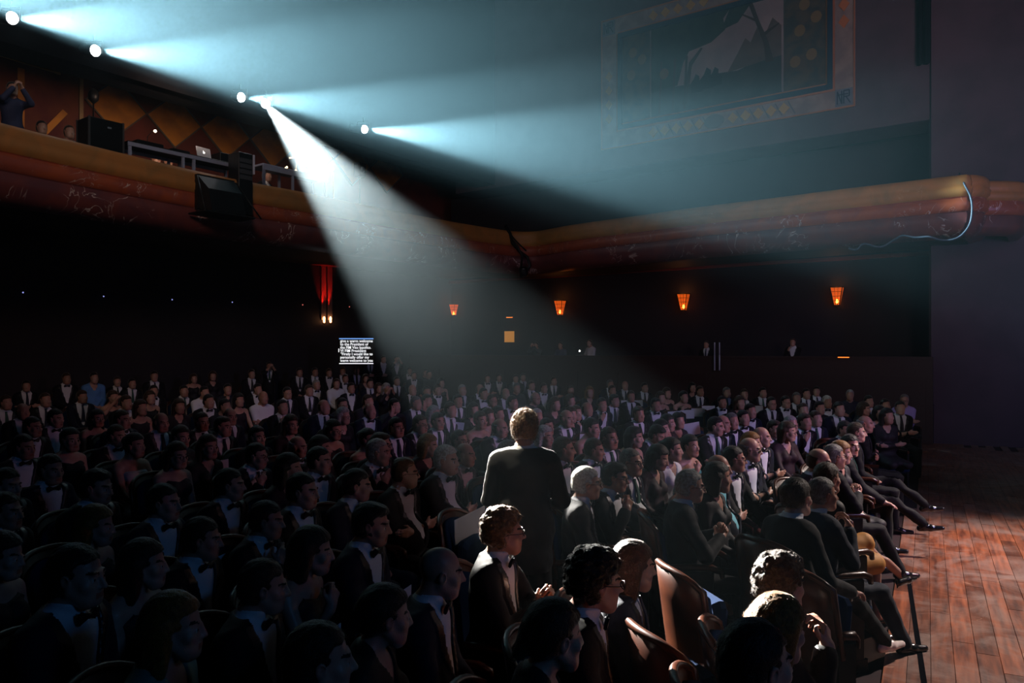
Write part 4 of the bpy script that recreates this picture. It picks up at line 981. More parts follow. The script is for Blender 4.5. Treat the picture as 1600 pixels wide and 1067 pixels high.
# ------------------------------------------------------------------ who sits where
# x y of the head in the photograph | hair style+colour | outfit+extras | pose | label (empty: made from look and place)
# hair: s short b brushed g thin w full r fringe round a bald crown B bald c curly C thick curly q quiff  Y L A D long K bob U pinned up P ponytail
TAB = """
752,835,Cs,tGU,clasp,man with curly sandy hair and glasses, hands steepled, rim-lit in front of the standing speaker
913,913,Ck,tGU,lap,man with dark curly hair and glasses, beside the long-haired auburn guest
985,888,Aa,nU,lap,long-haired auburn guest in a dark suit, hair glowing on top, hands clasped
1209,919,Cb,oU,chin,curly brown-haired man leaning on his fist beside the blue seat
1187,987,Ly,kU,lap,woman with golden backlit hair in front of the curly man with his fist raised
1155,1046,sk,oU,lap,dark-haired head cut by the bottom edge below the golden-haired woman
836,1000,Pb,kU,lap,woman with smoothly pulled-back hair at the bottom edge, left of the dark curly man
670,898,Bk,tU,lap,shaven-headed man in bow tie left of the rim-lit curly man
348,921,sb,tU,lap,short-haired man with bright blue shirt front and bow tie, bottom left
449,864,Kb,dU,chin,woman in a black strap dress leaning her chin on her hand
567,968,Pk,k,lap,woman in a dark round-necked top right of the small blue card
466,1040,sk,o,lap,dark head at the bottom edge beside the bright blue card
562,822,qk,tM,lap,bearded man in open dark jacket behind the balding man
414,815,sk,t,chin,man with his hand at his mouth above the woman in the strap dress
271,845,sk,tU,lap,man in profile with pale shirt front, left of the purple card
249,788,sk,t,lap,young man in shadow below the woman with arm on the seat back
155,824,Ly,d,lap,woman with long blond hair at the far left, facing right
184,886,Lb,d,lap,woman with long brown hair below the blond one at far left
192,985,Ly,p,lap,woman with blond fringe and pale green top, bottom left corner
129,763,qk,t,lap,young man with small bow tie on the dark left side
13,759,sb,t,lap,man half cut by the left edge, upper of two
9,802,sb,t,lap,man half cut by the left edge, lower of two
6,872,Lk,d,lap,woman with a bare shoulder at the left edge
3,945,Ub,k,lap,woman in profile at the lower left edge
60,990,sk,t,lap,shadowed man in the bottom left corner behind the blond fringe
110,905,sk,t,lap,shadowed man between the two women at the far left
916,758,ww,tGU,lap,white-haired man with glasses, brightly lit beside the standing speaker
957,747,bk,tGU,chin,dark-haired man with glasses pressing a hand to his mouth
987,724,gg,nGf,lap,grey-haired broad-faced man with a green tie looking out at the camera
1018,714,Kk,k,lap,woman with dark curly hair looking down beside the grey man in green tie
1044,704,Uk,p,lap,dark-haired woman in a white jacket among the middle rows
1071,698,Uk,e,chin,bare-shouldered woman in a teal dress resting her face on her hand
1064,762,gl,tGU,clasp,grey-haired man with glasses and clasped raised hands, rim-lit
1110,748,Kk,k,lap,woman in dark clothes with black hair framing her face beside the man with clasped hands
1112,733,rg,oMf,lap,bald man with grey stubble and an open turquoise shirt
1138,719,sk,tG,lap,dark-haired man with glasses behind the turquoise shirt
1147,704,rg,tS,fold,grey balding man with dark glasses and folded arms
1167,694,Ky,t,lap,blond woman with dark glasses and a broad white collar
1183,684,Bk,t,lap,completely bald man in a dinner jacket with stud buttons
883,704,gb,t,lap,man in sharp profile right of the standing speaker
917,704,sb,t,lap,brown-haired man right of the man in sharp profile
952,686,sb,nf,lap,heavy-set man in dark tie frowning at the camera
976,684,Kk,d,lap,short-haired woman right of the heavy-set man
1013,678,qk,t,chin,man with head bowed and dark spiky hair
1242,782,Ub,nU,rest,woman in a dark trouser suit with pinned hair and earring, front row
1271,776,gg,o,chin,grey-haired man pressing fingers to his cheek, behind the woman in the suit
1284,751,Pb,k,lap,woman with a mustard skirt and bare leg in the front row
1292,716,gg,tGf,clasp,ruddy grey-haired man with glasses and raised folded hands
1318,697,sk,nM,knees,dark-bearded man in a suit staring at the camera
1330,677,gb,nM,lap,man with receding hair and goatee left of the bald white-fringed man
1345,664,rl,n,fold,bald man with white fringe and crossed arms near the front row end
1303,708,Ly,k,lap,woman with long pale blond hair behind the ruddy grey-haired man
1269,722,rb,t,lap,bald crown seen behind the front row woman with the mustard skirt
1317,672,sk,n,lap,man mostly hidden behind the dark-bearded man
1370,646,Kk,p,lap,woman in a pale pink blouse holding a programme
1382,651,Lk,k,lap,long-haired woman beside the pale pink blouse
1382,634,gk,n,lap,tall man behind the pale pink blouse
1403,638,sk,n,lap,dark-suited man left of the mauve shirt
1412,626,gg,hG,lap,grey man with glasses and a mauve shirt at the far end of the rows
1327,618,gl,k,lap,large man alone in a dark blue shirt near the back on the right
624,741,gb,tGf,lap,stout man with glasses, bow tie and pink shirt front
683,721,ww,tf,lap,white-haired man with a broad smile and pink shirt front
736,712,rb,t,lap,smiling round-faced man with high forehead left of the speaker
650,697,Ky,k,lap,blond woman with a glittering bead necklace
849,683,Kw,p,lap,woman with short white hair just right of the speaker's head
492,722,sk,t,lap,dark-haired man in shadow left of the man with his hand on his chin
563,709,gl,t,chin,grey man with his hand on his chin
606,697,bb,tG,lap,man with heavy glasses above the stout man
730,658,Ub,d,lap,woman with bare shoulders and light straps left of the speaker
775,670,rg,t,lap,balding man with a long white shirt front next to the speaker's shoulder
704,690,gk,tG,lap,dark man with glasses behind the smiling round-faced man
766,713,Kg,k,lap,short grey-haired woman half hidden by the speaker's shoulder
107,689,Uk,d,lap,woman in a V-necked dress at the far left
212,698,Uk,e,lap,woman in a white strapless dress holding a small card
281,713,Kb,dG,lap,woman with red-tinted glasses, her arm along the seat back
46,669,sk,t,lap,man with a bright shirt front at the far left
398,714,sk,nG,chin,man with glasses and hand to chin behind the dark seats left
471,699,rl,t,lap,grey crown bowed above the dark-haired man in shadow
523,702,Kk,k,lap,smiling dark-haired woman left of the grey man with hand on chin
577,688,Uk,d,lap,
1027,671,Lk,k,lap,
1045,662,Lk,k,lap,
1065,658,Lk,k,lap,
1106,667,sk,n,lap,
1122,663,rb,t,lap,
1138,659,gg,t,lap,
1155,654,sk,t,lap,
1169,643,sk,t,lap,
1207,671,bb,n,lap,
1222,675,Kb,kG,lap,
1233,664,gl,nG,lap,
1250,660,bb,t,chin,
1252,642,gb,t,lap,
1283,638,bk,k,lap,
1290,629,ww,t,lap,
1132,629,sk,t,lap,
1147,630,Kb,k,lap,
1135,614,gg,n,lap,
1160,617,sb,n,lap,
1203,631,sk,nG,lap,
1224,629,sk,tG,lap,
1243,623,gg,n,lap,
1258,616,gk,n,lap,
996,648,bb,n,lap,
1022,633,qk,t,lap,
1027,622,Kb,d,lap,
1040,615,Lb,d,lap,
1066,621,Uk,d,chin,
954,601,gg,n,lap,
975,603,rb,n,lap,
955,611,gb,n,lap,
957,627,qk,n,lap,
938,633,sk,t,chin,
896,646,sb,t,chin,
913,640,rb,t,lap,
882,649,Kb,k,lap,
878,668,sk,n,lap,
906,670,Uk,d,lap,
861,655,rb,n,lap,
841,652,gl,t,lap,
864,632,Lb,k,lap,
888,627,Kb,k,lap,
893,611,sb,tM,lap,
917,613,Ly,k,lap,
864,596,gb,n,lap,
848,607,sb,t,lap,
834,623,rl,kG,lap,
825,590,sb,n,lap,
829,603,bb,n,lap,
803,592,sk,n,lap,
806,607,gg,k,lap,
782,591,sb,t,lap,
761,592,gb,t,lap,
746,609,rb,t,lap,
760,616,sk,t,lap,
782,616,rg,n,lap,
769,627,gb,tG,lap,
795,630,sk,tM,lap,
788,648,Uk,d,lap,
758,652,Kb,k,lap,
736,641,Kk,k,lap,
704,641,sb,n,lap,
698,659,bk,n,lap,
674,648,Kl,kG,lap,
676,627,bk,p,raise_,
647,631,gg,n,lap,
613,635,sk,k,raise_,
651,664,gb,tGf,lap,
617,669,sk,nf,lap,
714,610,gl,nf,lap,
704,627,sk,n,lap,
691,610,sb,t,lap,
663,613,sk,n,lap,
638,610,rl,t,lap,
609,608,Kl,k,film,
594,607,Lb,k,lap,
619,596,sb,n,lap,
646,587,gb,t,lap,
669,585,sk,k,lap,
691,583,sb,k,lap,
688,599,Kk,d,lap,
585,580,sb,t,lap,
577,600,sk,n,lap,
570,592,Kb,k,lap,
572,628,sb,k,lap,
574,643,rb,t,lap,
540,592,sb,t,lap,
547,607,sk,t,lap,
531,634,gk,tG,lap,
532,651,Kl,kG,lap,
525,600,bb,h,lap,
515,673,Kk,dG,lap,
493,602,gl,t,lap,
481,611,sb,n,lap,
495,637,rb,n,lap,
451,637,gk,n,chin,
447,615,sk,nG,lap,
460,580,sb,n,lap,
445,583,bb,t,lap,
450,664,Lb,k,lap,
457,562,sk,o,front,
503,562,sk,o,film,
429,562,sk,n,front,
409,579,sb,n,lap,
409,622,rg,h,fold,
397,609,sk,t,lap,
403,684,qk,nM,lap,
375,581,sk,n,lap,
369,626,Lk,d,lap,
361,609,sk,k,chin,
356,652,rb,n,lap,
343,668,bb,nf,lap,
348,636,sk,k,lap,
325,628,sk,t,lap,
315,614,sk,h,lap,
308,660,gb,n,lap,
343,562,sk,n,lap,
277,684,Ub,k,lap,
276,636,Lb,k,lap,
279,612,sk,n,lap,
250,612,sk,t,raise_,
244,661,rb,n,lap,
232,622,Kb,d,lap,
220,638,Lb,d,lap,
232,575,sk,n,film,
194,630,bb,n,lap,
187,657,sb,t,lap,
174,682,sb,t,lap,
170,622,Ub,d,film,
131,621,bb,n,lap,
124,585,sk,n,lap,
92,591,sk,p,lap,
68,626,gb,n,lap,
32,644,rb,n,lap,
6,630,sb,n,lap,
205,600,sk,n,lap,
160,597,sb,n,lap,
300,592,Kb,d,lap,
320,585,sk,n,lap,
40,604,sk,n,lap,
14,590,sb,t,lap,
258,588,Lb,k,lap,
150,655,Lk,d,lap,
90,655,sk,t,lap,
320,700,Lb,k,lap,
70,735,sk,t,lap,
355,760,sk,t,lap,
470,770,sk,t,lap,
30,700,sk,t,lap,
450,735,Lk,k,lap,
540,760,sk,t,lap,
1355,628,sk,n,lap,
1345,640,Lb,k,lap,
1305,640,sk,n,lap,
1268,655,sb,n,lap,
990,620,sb,n,lap,
1005,606,sk,n,lap,
1190,614,sk,n,lap,
1094,612,sb,n,lap,
1080,606,Lk,k,lap,
1275,612,sk,n,lap,
"""
people = []
for ln in TAB.strip().splitlines():
    a = ln.split(',', 5)
    p = dict(x=float(a[0]), y=float(a[1]), hair=a[2], of=a[3][0], ex=a[3][1:], pose=a[4], label=a[5].strip()); people.append(p)
ZH = 1.18; T = np.array([8.0, 6.0]); TB = np.array([7.0, 2.8])
def dist(x, y):
    d = 8.0
    for _ in range(12):
        X = (x-800)*d/F; d = (H-ZH-fz(X, d))*F/(y-HY); d = min(d, 27.5)
    return d
N0 = len(people); Pn = np.zeros((N0, 2))
for i, p in enumerate(people):
    d = dist(p['x'], max(p['y'], 577)); Pn[i] = ((p['x']-800)*d/F, d)
P0 = Pn.copy()
STAND = np.array([.085, 5.15])
def facing(P): v = TB-P; return v/np.linalg.norm(v, axis=-1, keepdims=True)
for it in range(90):
    fv = facing(Pn); mv = np.zeros_like(Pn)
    D = Pn[None]-Pn[:, None]; fd = (D*fv[:, None]).sum(2); sd = D[..., 0]*-fv[:, None, 1]+D[..., 1]*fv[:, None, 0]
    q = np.sqrt((sd/.54)**2+(fd/.80)**2); np.fill_diagonal(q, 9)
    for i, j in np.argwhere(q < 1):
        s_ = (1-q[i, j])*.28; v = D[i, j]/(np.linalg.norm(D[i, j])+1e-6)
        ray = Pn[i]/np.linalg.norm(Pn[i]); lat = v-ray*(v@ray); mv[i] -= (ray*(v@ray)+lat*.35)*s_
    v = Pn-STAND; r_ = np.linalg.norm(v, axis=1); c_ = r_ < .62; mv[c_] += (v[c_]/r_[c_, None])*(.62-r_[c_, None])*.5
    Pn += mv + (P0-Pn)*.02
    a_ = np.array([LW_A[0], LW_A[1]])-Vector((LW_D.y, -LW_D.x)).normalized()*0; nv = np.array([nn.x, nn.y])
    dd = (Pn-np.array([pa.x, pa.y]))@nv; c_ = dd < .75; Pn[c_] += nv*(.75-dd[c_])[:, None]
    bn_ = np.array([-BW_D.y, BW_D.x]); bn_ = bn_ if bn_[0] > 0 else -bn_
    dd = (Pn-np.array([LW_B[0], LW_B[1]]))@bn_; c_ = dd < .9; Pn[c_] += bn_*(.9-dd[c_])[:, None]
LOOK = dict(s='short', b='brushed', g='thin', w='thick', r='balding', q='quiffed', c='curly', C='curly')
HN = dict(k='dark', b='brown', g='grey', l='light grey', w='white', y='blond', a='auburn', s='sandy')
ZONES = [(-99, 150, 'in the far left block'), (150, 300, 'left block, below the gallery'), (300, 470, 'left of the red glow'), (470, 600, 'below the prompter screen'), (600, 700, 'right of the prompter'), (700, 800, 'left of the speaker'), (800, 880, 'just right of the speaker'), (880, 990, 'below the nearest lantern'),
         (990, 1100, 'below the middle lantern'), (1100, 1200, 'right of the middle lantern'), (1200, 1300, 'left of the right lantern'), (1300, 1700, 'below the right lantern')]
def look(p):
    h = p['hair']; fem = p['of'] in 'depk' and h[0] in 'YLAKUPD' or h[0] in 'YLKUPD'
    wd = {'L': 'long %s hair', 'Y': 'long %s hair', 'K': '%s bobbed hair', 'U': 'pinned-up %s hair', 'P': '%s ponytail'}.get(h[0])
    hs = wd % HN[h[1]] if wd else ('bald head' if h[0] == 'B' else {'r': 'balding %s head'}.get(h[0], {'s': 'short %s hair', 'q': '%s quiff', 'g': 'thin %s hair', 'w': 'full %s hair', 'b': 'parted %s hair'}.get(h[0], 'curly %s hair')) % HN[h[1]])
    c = {'t': 'bow tie', 'n': 'dark suit', 'o': 'dark jacket', 'd': 'strap dress', 'e': 'strapless dress', 'p': 'pale top', 'k': 'dark top', 'h': 'pale shirt'}[p['of']]
    return ('woman' if fem else 'man')+', '+hs+', '+c+(', glasses' if 'G' in p['ex'] else '')
keys = {}
for i, p in enumerate(people):
    p['d'] = Pn[i, 1]
    if not p['label']:
        z = [z for z in ZONES if z[0] <= p['x'] < z[1]][0][2]; p['lk'] = look(p); p['z'] = z; keys.setdefault((p['lk'], z), []).append(i)
ORD = [w+' back' for w in ('furthest', 'second', 'third', 'fourth', 'fifth', 'sixth', 'seventh', 'eighth', 'ninth', 'tenth')]
for (lk, z), ii in keys.items():
    ii.sort(key=lambda i: people[i]['y'])
    for n_, i in enumerate(ii):
        people[i]['label'] = (lk+', '+z) if len(ii) == 1 else lk+', '+z+', '+(ORD[n_] if len(ii) > 2 else ('further back', 'nearer')[n_])
rng = random.Random(5)
GRP = lambda d: 'guests in the front seats' if d < 6 else ('guests in the middle rows' if d < 12 else 'guests in the back rows')
OV = {   # single touches: body direction (degrees from +X), head turn, legs, extra
    1242: dict(face=28, yaw=.05, legs='outx', skin=(.60, .38, .30), shoe_c=(.95, .78, .74)), 1271: dict(face=16, yaw=-.15, legs='out'), 1284: dict(face=24, outfit='x', yaw=-.1, legs='crossl', dress_c=(.01, .01, .012), shoe_c=(.01, .01, .01)),
    1292: dict(face=8, yaw=-.1, legs='out'), 1318: dict(face=-15, yaw=-.95, legs='cross'), 1330: dict(face=-15, legs='crossl'), 1345: dict(face=-20, legs='flat'),
    752: dict(yaw=.0, pitch=.05), 987: dict(yaw=-.55), 952: dict(yaw=-.55), 1071: dict(yaw=-.6, dress_c=(.02, .22, .22)), 1112: dict(shirt_c=(.25, .75, .85)), 883: dict(yaw=.12), 1013: dict(pitch=-.35, yaw=-.2), 1018: dict(pitch=-.25),
    1044: dict(dress_c=(.75, .74, .78)), 849: dict(dress_c=(.5, .4, .4), yaw=-.3), 192: dict(dress_c=(.16, .30, .26)), 212: dict(dress_c=(.72, .72, .80)), 1370: dict(dress_c=(.62, .45, .48)), 1412: dict(shirt_c=(.55, .40, .75)),
    916: dict(face=-8, yaw=.12), 1064: dict(face=-4, yaw=.05), 1187: dict(pitch=-.12, dress_c=(.01, .01, .02)), 449: dict(pitch=-.05, yaw=-.1), 624: dict(yaw=.05), 683: dict(yaw=-.35), 736: dict(yaw=-.25), 1209: dict(yaw=.0, lean=-.02), 676: dict(dress_c=(.35, .55, .6)), 92: dict(dress_c=(.12, .32, .7)),
    985: dict(yaw=-.05, suit=NAVY), 913: dict(yaw=-.1), 1183: dict(yaw=-.05), 1147: dict(yaw=-.1), 1167: dict(yaw=-.15), 271: dict(yaw=-.05), 348: dict(yaw=-.05), 670: dict(yaw=-.08), 836: dict(yaw=0.0),
}
YB = [-.36, -.12, .0]
for i, p in enumerate(people):
    Xp, d = Pn[i]; zf = fz(Xp, d)
    fv = facing(Pn[i]); fa = math.atan2(fv[1], fv[0])-R(5); ov = dict(OV.get(int(p['x']), {}))
    ga = math.atan2(T[1]-d, T[0]-Xp)
    if 'face' in ov: fa = R(ov.pop('face')); ga = fa
    turn = round(max(-.7, min(.7, ga-fa))/.12)*.12
    far = d > 10.5; lod = 0 if d < 6.0 or int(p['x']) in (1284, 1292, 1318, 1330, 1345) else (1 if d < 10.5 else 2)
    st = p['pose'] == 'front' or (p['pose'] == 'film' and p['y'] < 580)
    zh = H-(p['y']-HY)*d/F-zf; base = 1.655 if st else 1.20
    sc_ = min(max(zh/base, .92), 1.07)
    if st: sc_ = min(max(zh/base, .9), 1.1)
    fem = look(p).startswith('woman'); yaw = ov.pop('yaw', None)
    if yaw is None: yaw = rng.choice(YB) if lod else rng.choice([-.3, -.15, 0])
    yaw += turn
    if not lod == 2 and 'pitch' not in ov: ov['pitch'] = rng.choice([-.04, .03])
    pose = p['pose']
    if pose == 'lap' and lod and 'legs' not in ov: pose = rng.choice(['lap', 'lap', 'fold', 'knees'])
    legs = ov.pop('legs', None) or 'flat'
    uniq = int(p['x']) if ('U' in p['ex']) else (('n', i) if lod == 0 else (('m', legs) if legs != 'flat' else None))
    kw = dict(loc=(Xp, d, zf), face=fa, yaw=yaw, hair=p['hair'], outfit=p['of'], pose=pose, sex='f' if fem else 'm', legs=legs, fat=1 if 'f' in p['ex'] else 0,
              scale=sc_, lod=0 if 'U' in p['ex'] else lod, acc=p['ex'], uniq=None if isinstance(uniq, tuple) else uniq, stand=st)
    if p['of'] == 'k' and not fem: kw['outfit'] = 'h'; kw['shirt_c'] = (.02, .02, .03)
    if fem and p['of'] in 'depk' and 'dress_c' not in ov: kw['dress_c'] = rng.choice([(.012, .010, .014), (.02, .012, .02), (.03, .01, .015)])
    if p['of'] == 'n': kw['tie_c'] = rng.choice([(.015, .02, .05), (.02, .02, .03), (.03, .10, .07)])
    if rng.random() < .3: kw['suit'] = NAVY
    if fem: kw['skin'] = SKINS[rng.choice([0, 2])]
    if p['pose'] in ('lap',) and fem and lod < 2 and kw['pose'] == 'fold': kw['pose'] = 'lap'
    kw.update(ov); kw['skin'] = kw.get('skin') or SKINS[rng.choice([0, 0, 1, 2])]
    r_, rg = build_person(**kw)
    tag(r_, p['label'], 'person', GRP(d)); p['root'] = r_
    if not st:
        s_ = seat((Xp, d, zf), fa, far)
        who = ' '.join(p['label'].replace(',', ' ').split()[:14])
        tag(s_, 'seat under '+who, 'seat', 'theatre seats')
# ------------------------------------------------------------------ the speaker in the follow spot
spk, rg = build_person((STAND[0], STAND[1], 0), R(84), yaw=.06, hair='cs', outfit='t', pose='front', legs='flat', scale=1.0, lod=0, uniq='spk', stand=True, pitch=.02, skin=SKINS[0], lean=0)
spk['label'] = 'man standing in the follow spot with his back turned, dinner jacket and short brown hair'; spk['category'] = 'person'
# mustard skirt of the front row woman is her own part
for p in people:
    if int(p['x']) == 1284:
        rgx = Rig('lap', 'f', 'crossl'); f = Fld((-.26, -.15, .36), (.26, .62, .80), .011, .011)
        for i in (0, 1): f.rc(rgx.hip[i], rgx.kn[i]*.97+rgx.hip[i]*.03, .112, .088, k=.05)
        f.rc((0, .1, .54), (0, .36, .56), .09, .075, k=.06); Vt, Q = f.mesh(); Vt = Vt+vnormals(Vt, Q)[:, :]*(.004*noise3(Vt, 45, 2))[:, None]
        me = np_mesh('skirt', Vt, Q); me.materials.append(M_CLOTH); o = link('skirt', me, (), p['root'], color=(.62, .27, .05)); o['label'] = 'mustard orange skirt'
# ------------------------------------------------------------------ staff
def staff(x, y, hair, of, pose, label, z, d, face, sex='m', **k):
    h0 = H-(y-HY)*d/F-z
    r_, _ = build_person(((x-800)*d/F, d, z), face, yaw=k.pop('yaw', 0), hair=hair, outfit=of, pose=pose, sex=sex, scale=min(max(h0/1.675, .85), 1.12), lod=k.pop('lod', 2), stand=True, skin=SKINS[0], lean=0, **k)
    return tag(r_, label, 'person')
def dwalk(x, o_=1.0):
    a = pa-nn*o_; q = colhit(x, (a.x, a.y), (a.x+LW_D.x, a.y+LW_D.y)); return q.y
wf = math.atan2(nn.y, nn.x)
staff(922, 536, 'gb', 'h', 'front', 'technician in a white shirt behind the parapet, below the nearest wall lantern', WALKZ, dwalk(922), wf-.4, shirt_c=(.9, .88, .95))
staff(876, 541, 'sk', 'h', 'front', 'dim figure left of the technician in the white shirt', WALKZ, dwalk(876), wf, shirt_c=(.10, .12, .2))
staff(838, 543, 'sk', 'h', 'film', 'shadowed figure with raised arms behind the parapet, right of the orange notice', WALKZ, dwalk(838), wf, shirt_c=(.06, .09, .1))
staff(1104, 541, 'sk', 'n', 'front', 'man in a tie beside the two white rails', WALKZ, dwalk(1104), wf)
staff(1239, 535, 'gk', 'o', 'chin', 'man with his hand to his mouth behind the parapet, left of the right wall lantern', WALKZ, dwalk(1239), wf)
# gallery people
GZ = ZT-.75
def gal(x, y, hair, of, pose, label, d, face, z=GZ, **k):
    h0 = H-(y-HY)*d/F-z
    r_, _ = build_person(((x-800)*d/F, d, z), face, hair=hair, outfit=of, pose=pose, scale=min(max(h0/1.675, .85), 1.1), lod=2, stand=True, skin=SKINS[0], lean=0, **k); return tag(r_, label, 'person')
def seated(x, y, hair, of, pose, label, d, face, **k):
    z = GZ; h0 = H-(y-HY)*d/F-z
    r_, _ = build_person(((x-800)*d/F, d, z), face, hair=hair, outfit=of, pose=pose, scale=min(max(h0/1.20, .9), 1.15), lod=2, skin=SKINS[0], lean=0, **k)
    s_ = seat(r_.location, face, True); tag(s_, 'gallery chair under the '+' '.join(label.split()[:9]), 'seat', 'gallery chairs'); return tag(r_, label, 'person')
gal(19, 100, 'sk', 'h', 'film', 'camera operator in dark shirt standing on the gallery, far left', 14.0, R(-40), shirt_c=(.04, .05, .12))
seated(65, 158, 'sk', 'n', 'lap', 'seated guest on the gallery right of the camera operator', 14.9, R(-40))
seated(108, 172, 'sb', 'h', 'lap', 'gallery guest with pale shirt left of the black case', 15.2, R(-40), shirt_c=(.3, .34, .4))
seated(243, 200, 'sk', 'n', 'lap', 'man at the gallery mixing desk lit by a small lamp', 17.4, R(-40))
seated(262, 212, 'sk', 'n', 'lap', 'second head behind the gallery mixing desk', 17.6, R(-40))
seated(416, 250, 'sk', 'o', 'lap', 'musician in profile on the gallery beside the white beam', 19.0, R(-15))
# ------------------------------------------------------------------ rig lights
M_LAMP = mat('lamp_lens', (1, 1, 1), .3, emit=(.95, .97, 1.0), es=26)
labs = ['largest rig light, at the top left corner', 'rig light second from the left', 'rig light just left of the follow spot', 'follow spot casting the white beam on the speaker', 'rightmost rig light, alone in the blue haze']
for i, s_ in enumerate(SP):
    e_ = empty('stage_spotlight', s_); tag(e_, labs[i], 'spotlight', 'rig lights on the upper balcony')
    d_ = BD[i].normalized(); Mq = d_.to_track_quat('Z', 'Y').to_matrix()
    q_ = (Vector((0, 0, H))-s_).normalized()
    mb = MB(); mb.lathe([(.05, -.42), (.10, -.40), (.115, -.1), (.125, .0), (.12, .02)], M=Mq); mb.build('body', M_METAL, e_)
    mb = MB(); 
    # domed front lens, bulging so that it is seen from the side as well
    rr = .105; mb.lathe([(rr*math.cos(a), .02+rr*.9*math.sin(a)) for a in [k*math.pi/12 for k in range(6)]]+[(.003, .02+rr*.9)], M=Mq); mb.build('lens', M_LAMP, e_)
    mb = MB(); mb.tube([(-.16, 0, -.05), (-.16, 0, .18), (.16, 0, .18), (.16, 0, -.05)], .012, 6); mb.tube([(0, 0, .18), (0, 0, .30)], .015, 6); mb.build('yoke', M_METAL, e_)
# ------------------------------------------------------------------ wall lanterns
M_FL = mat('lantern_glass', (1, .4, .08), .5, emit=(1.0, .16, .015), es=.75)
_n = M_FL.node_tree.nodes; _t = _n.new('ShaderNodeBsdfTransparent'); _x = _n.new('ShaderNodeMixShader'); _x.inputs[0].default_value = .55; _t.inputs[0].default_value = (1, .55, .25, 1)
M_FL.node_tree.links.new(_n['Principled BSDF'].outputs[0], _x.inputs[1]); M_FL.node_tree.links.new(_t.outputs[0], _x.inputs[2]); M_FL.node_tree.links.new(_x.outputs[0], _n['Material Output'].inputs[0]); M_BULB = mat('lantern_bulb', (1, .6, .2), .5, emit=(1.0, .45, .12), es=22)
wa = (LW_A[0]+nn.x*.16, LW_A[1]+nn.y*.16); wb = (wa[0]+LW_D.x, wa[1]+LW_D.y)
ll = ['right wall lantern, the largest glowing lantern', 'middle glowing wall lantern', 'wall lantern nearest the speaker, third from the right', 'faint wall lantern seen through the white beam']
for k, (x, y, s_) in enumerate(((1308, 463, 1.12), (1068, 472, 1.12), (875, 481, 1.1), (709, 484, .9))):
    q = colhit(x, wa, wb); z = H-(y-HY)*q.y/F
    e_ = empty('wall_lantern', (q.x, q.y, z), math.atan2(nn.y, nn.x)); tag(e_, ll[k], 'lantern', 'wall lanterns under the balcony')
    mb = MB(); up, lo = .185*s_, .085*s_; hh = .22*s_
    def pnt(r_, a_, z_): return Vector((r_*math.cos(a_), r_*math.sin(a_), z_))
    for j in range(4):
        a0, a1 = math.pi/4+j*math.pi/2, math.pi/4+(j+1)*math.pi/2
        mb.add([pnt(lo, a0, -hh), pnt(lo, a1, -hh), pnt(up, a1, hh), pnt(up, a0, hh)], [(0, 1, 2, 3)])
    mb.build('shade', M_FL, e_)
    mb = MB()
    for j in range(4):
        a0, a1 = math.pi/4+j*math.pi/2, math.pi/4+(j+1)*math.pi/2
        mb.tube([pnt(lo, a0, -hh), pnt(up*1.08, a0, hh*1.1)], .011, 5)
        for v_ in (.0, .25, .5, .75, 1.0):
            r_ = lo+(up-lo)*v_; mb.tube([pnt(r_+.003, a0, -hh+2*hh*v_), pnt(r_+.003, a1, -hh+2*hh*v_)], .005 if 0 < v_ < 1 else .012, 4)
        for u_ in (.33, .66):
            p0_ = pnt(lo, a0, -hh).lerp(pnt(lo, a1, -hh), u_); p1_ = pnt(up, a0, hh).lerp(pnt(up, a1, hh), u_); mb.tube([p0_*1.0, p1_*1.0], .005, 4)
    mb.tube([(0, 0, -hh), (0, 0, -hh-.10)], [.02, .006], 6); mb.tube([(0, 0, -hh), (-.16, 0, -hh+.05)], .012, 6); mb.tube([(-.16, 0, hh), (0, 0, hh+.02)], .012, 6)
    mb.build('iron_frame', M_METAL, e_)
    mb = MB(); mb.lathe([(.01, -.19), (.035, -.16), (.03, -.11), (.008, -.07)], n=10); mb.build('bulb', M_BULB, e_)
    l = bpy.data.lights.new('lantern_glow', 'POINT'); l.energy = 1.6; l.color = (1, .35, .08); l.shadow_soft_size = .1; lo_ = bpy.data.objects.new('lantern_glow', l); COL.objects.link(lo_); lo_.location = Vector((q.x, q.y, z+.35))+nn*.15
# ------------------------------------------------------------------ back wall: pilasters under red uplights, small sconces, prompter
bwn = Vector((-BW_D.y, BW_D.x, 0)); bwn = bwn if bwn.y < 0 else -bwn; bt = Vector((*BW_D, 0))
def bhit(x, y, off_=.1):
    a_ = (LW_B[0]+bwn.x*off_, LW_B[1]+bwn.y*off_); q = colhit(x, a_, (a_[0]+BW_D.x, a_[1]+BW_D.y)); return Vector((q.x, q.y, H-(y-HY)*q.y/F))
M_PIL = mat('ribbed_pilaster', (.30, .22, .20), .8)
for k, x in enumerate((505, 515)):
    q = bhit(x, 505, .02); mb = MB()
    for j in range(3): mb.prism([(-.085+j*.06, .1), (-.035+j*.06, .1), (-.035+j*.06, 2.4), (-.085+j*.06, 2.4)], q, -bt, (0, 0, 1), bwn, .03)
    struct(mb.build('trim_%d' % (4+k), M_PIL))
    q = bhit(x+1, 487, .16); lamp('red_uplight', 'SPOT', q, q+Vector((0, 0, 1))-bwn*.12, 80, (1, .02, .01), spot_size=R(34), spot_blend=.8, shadow_soft_size=.03)
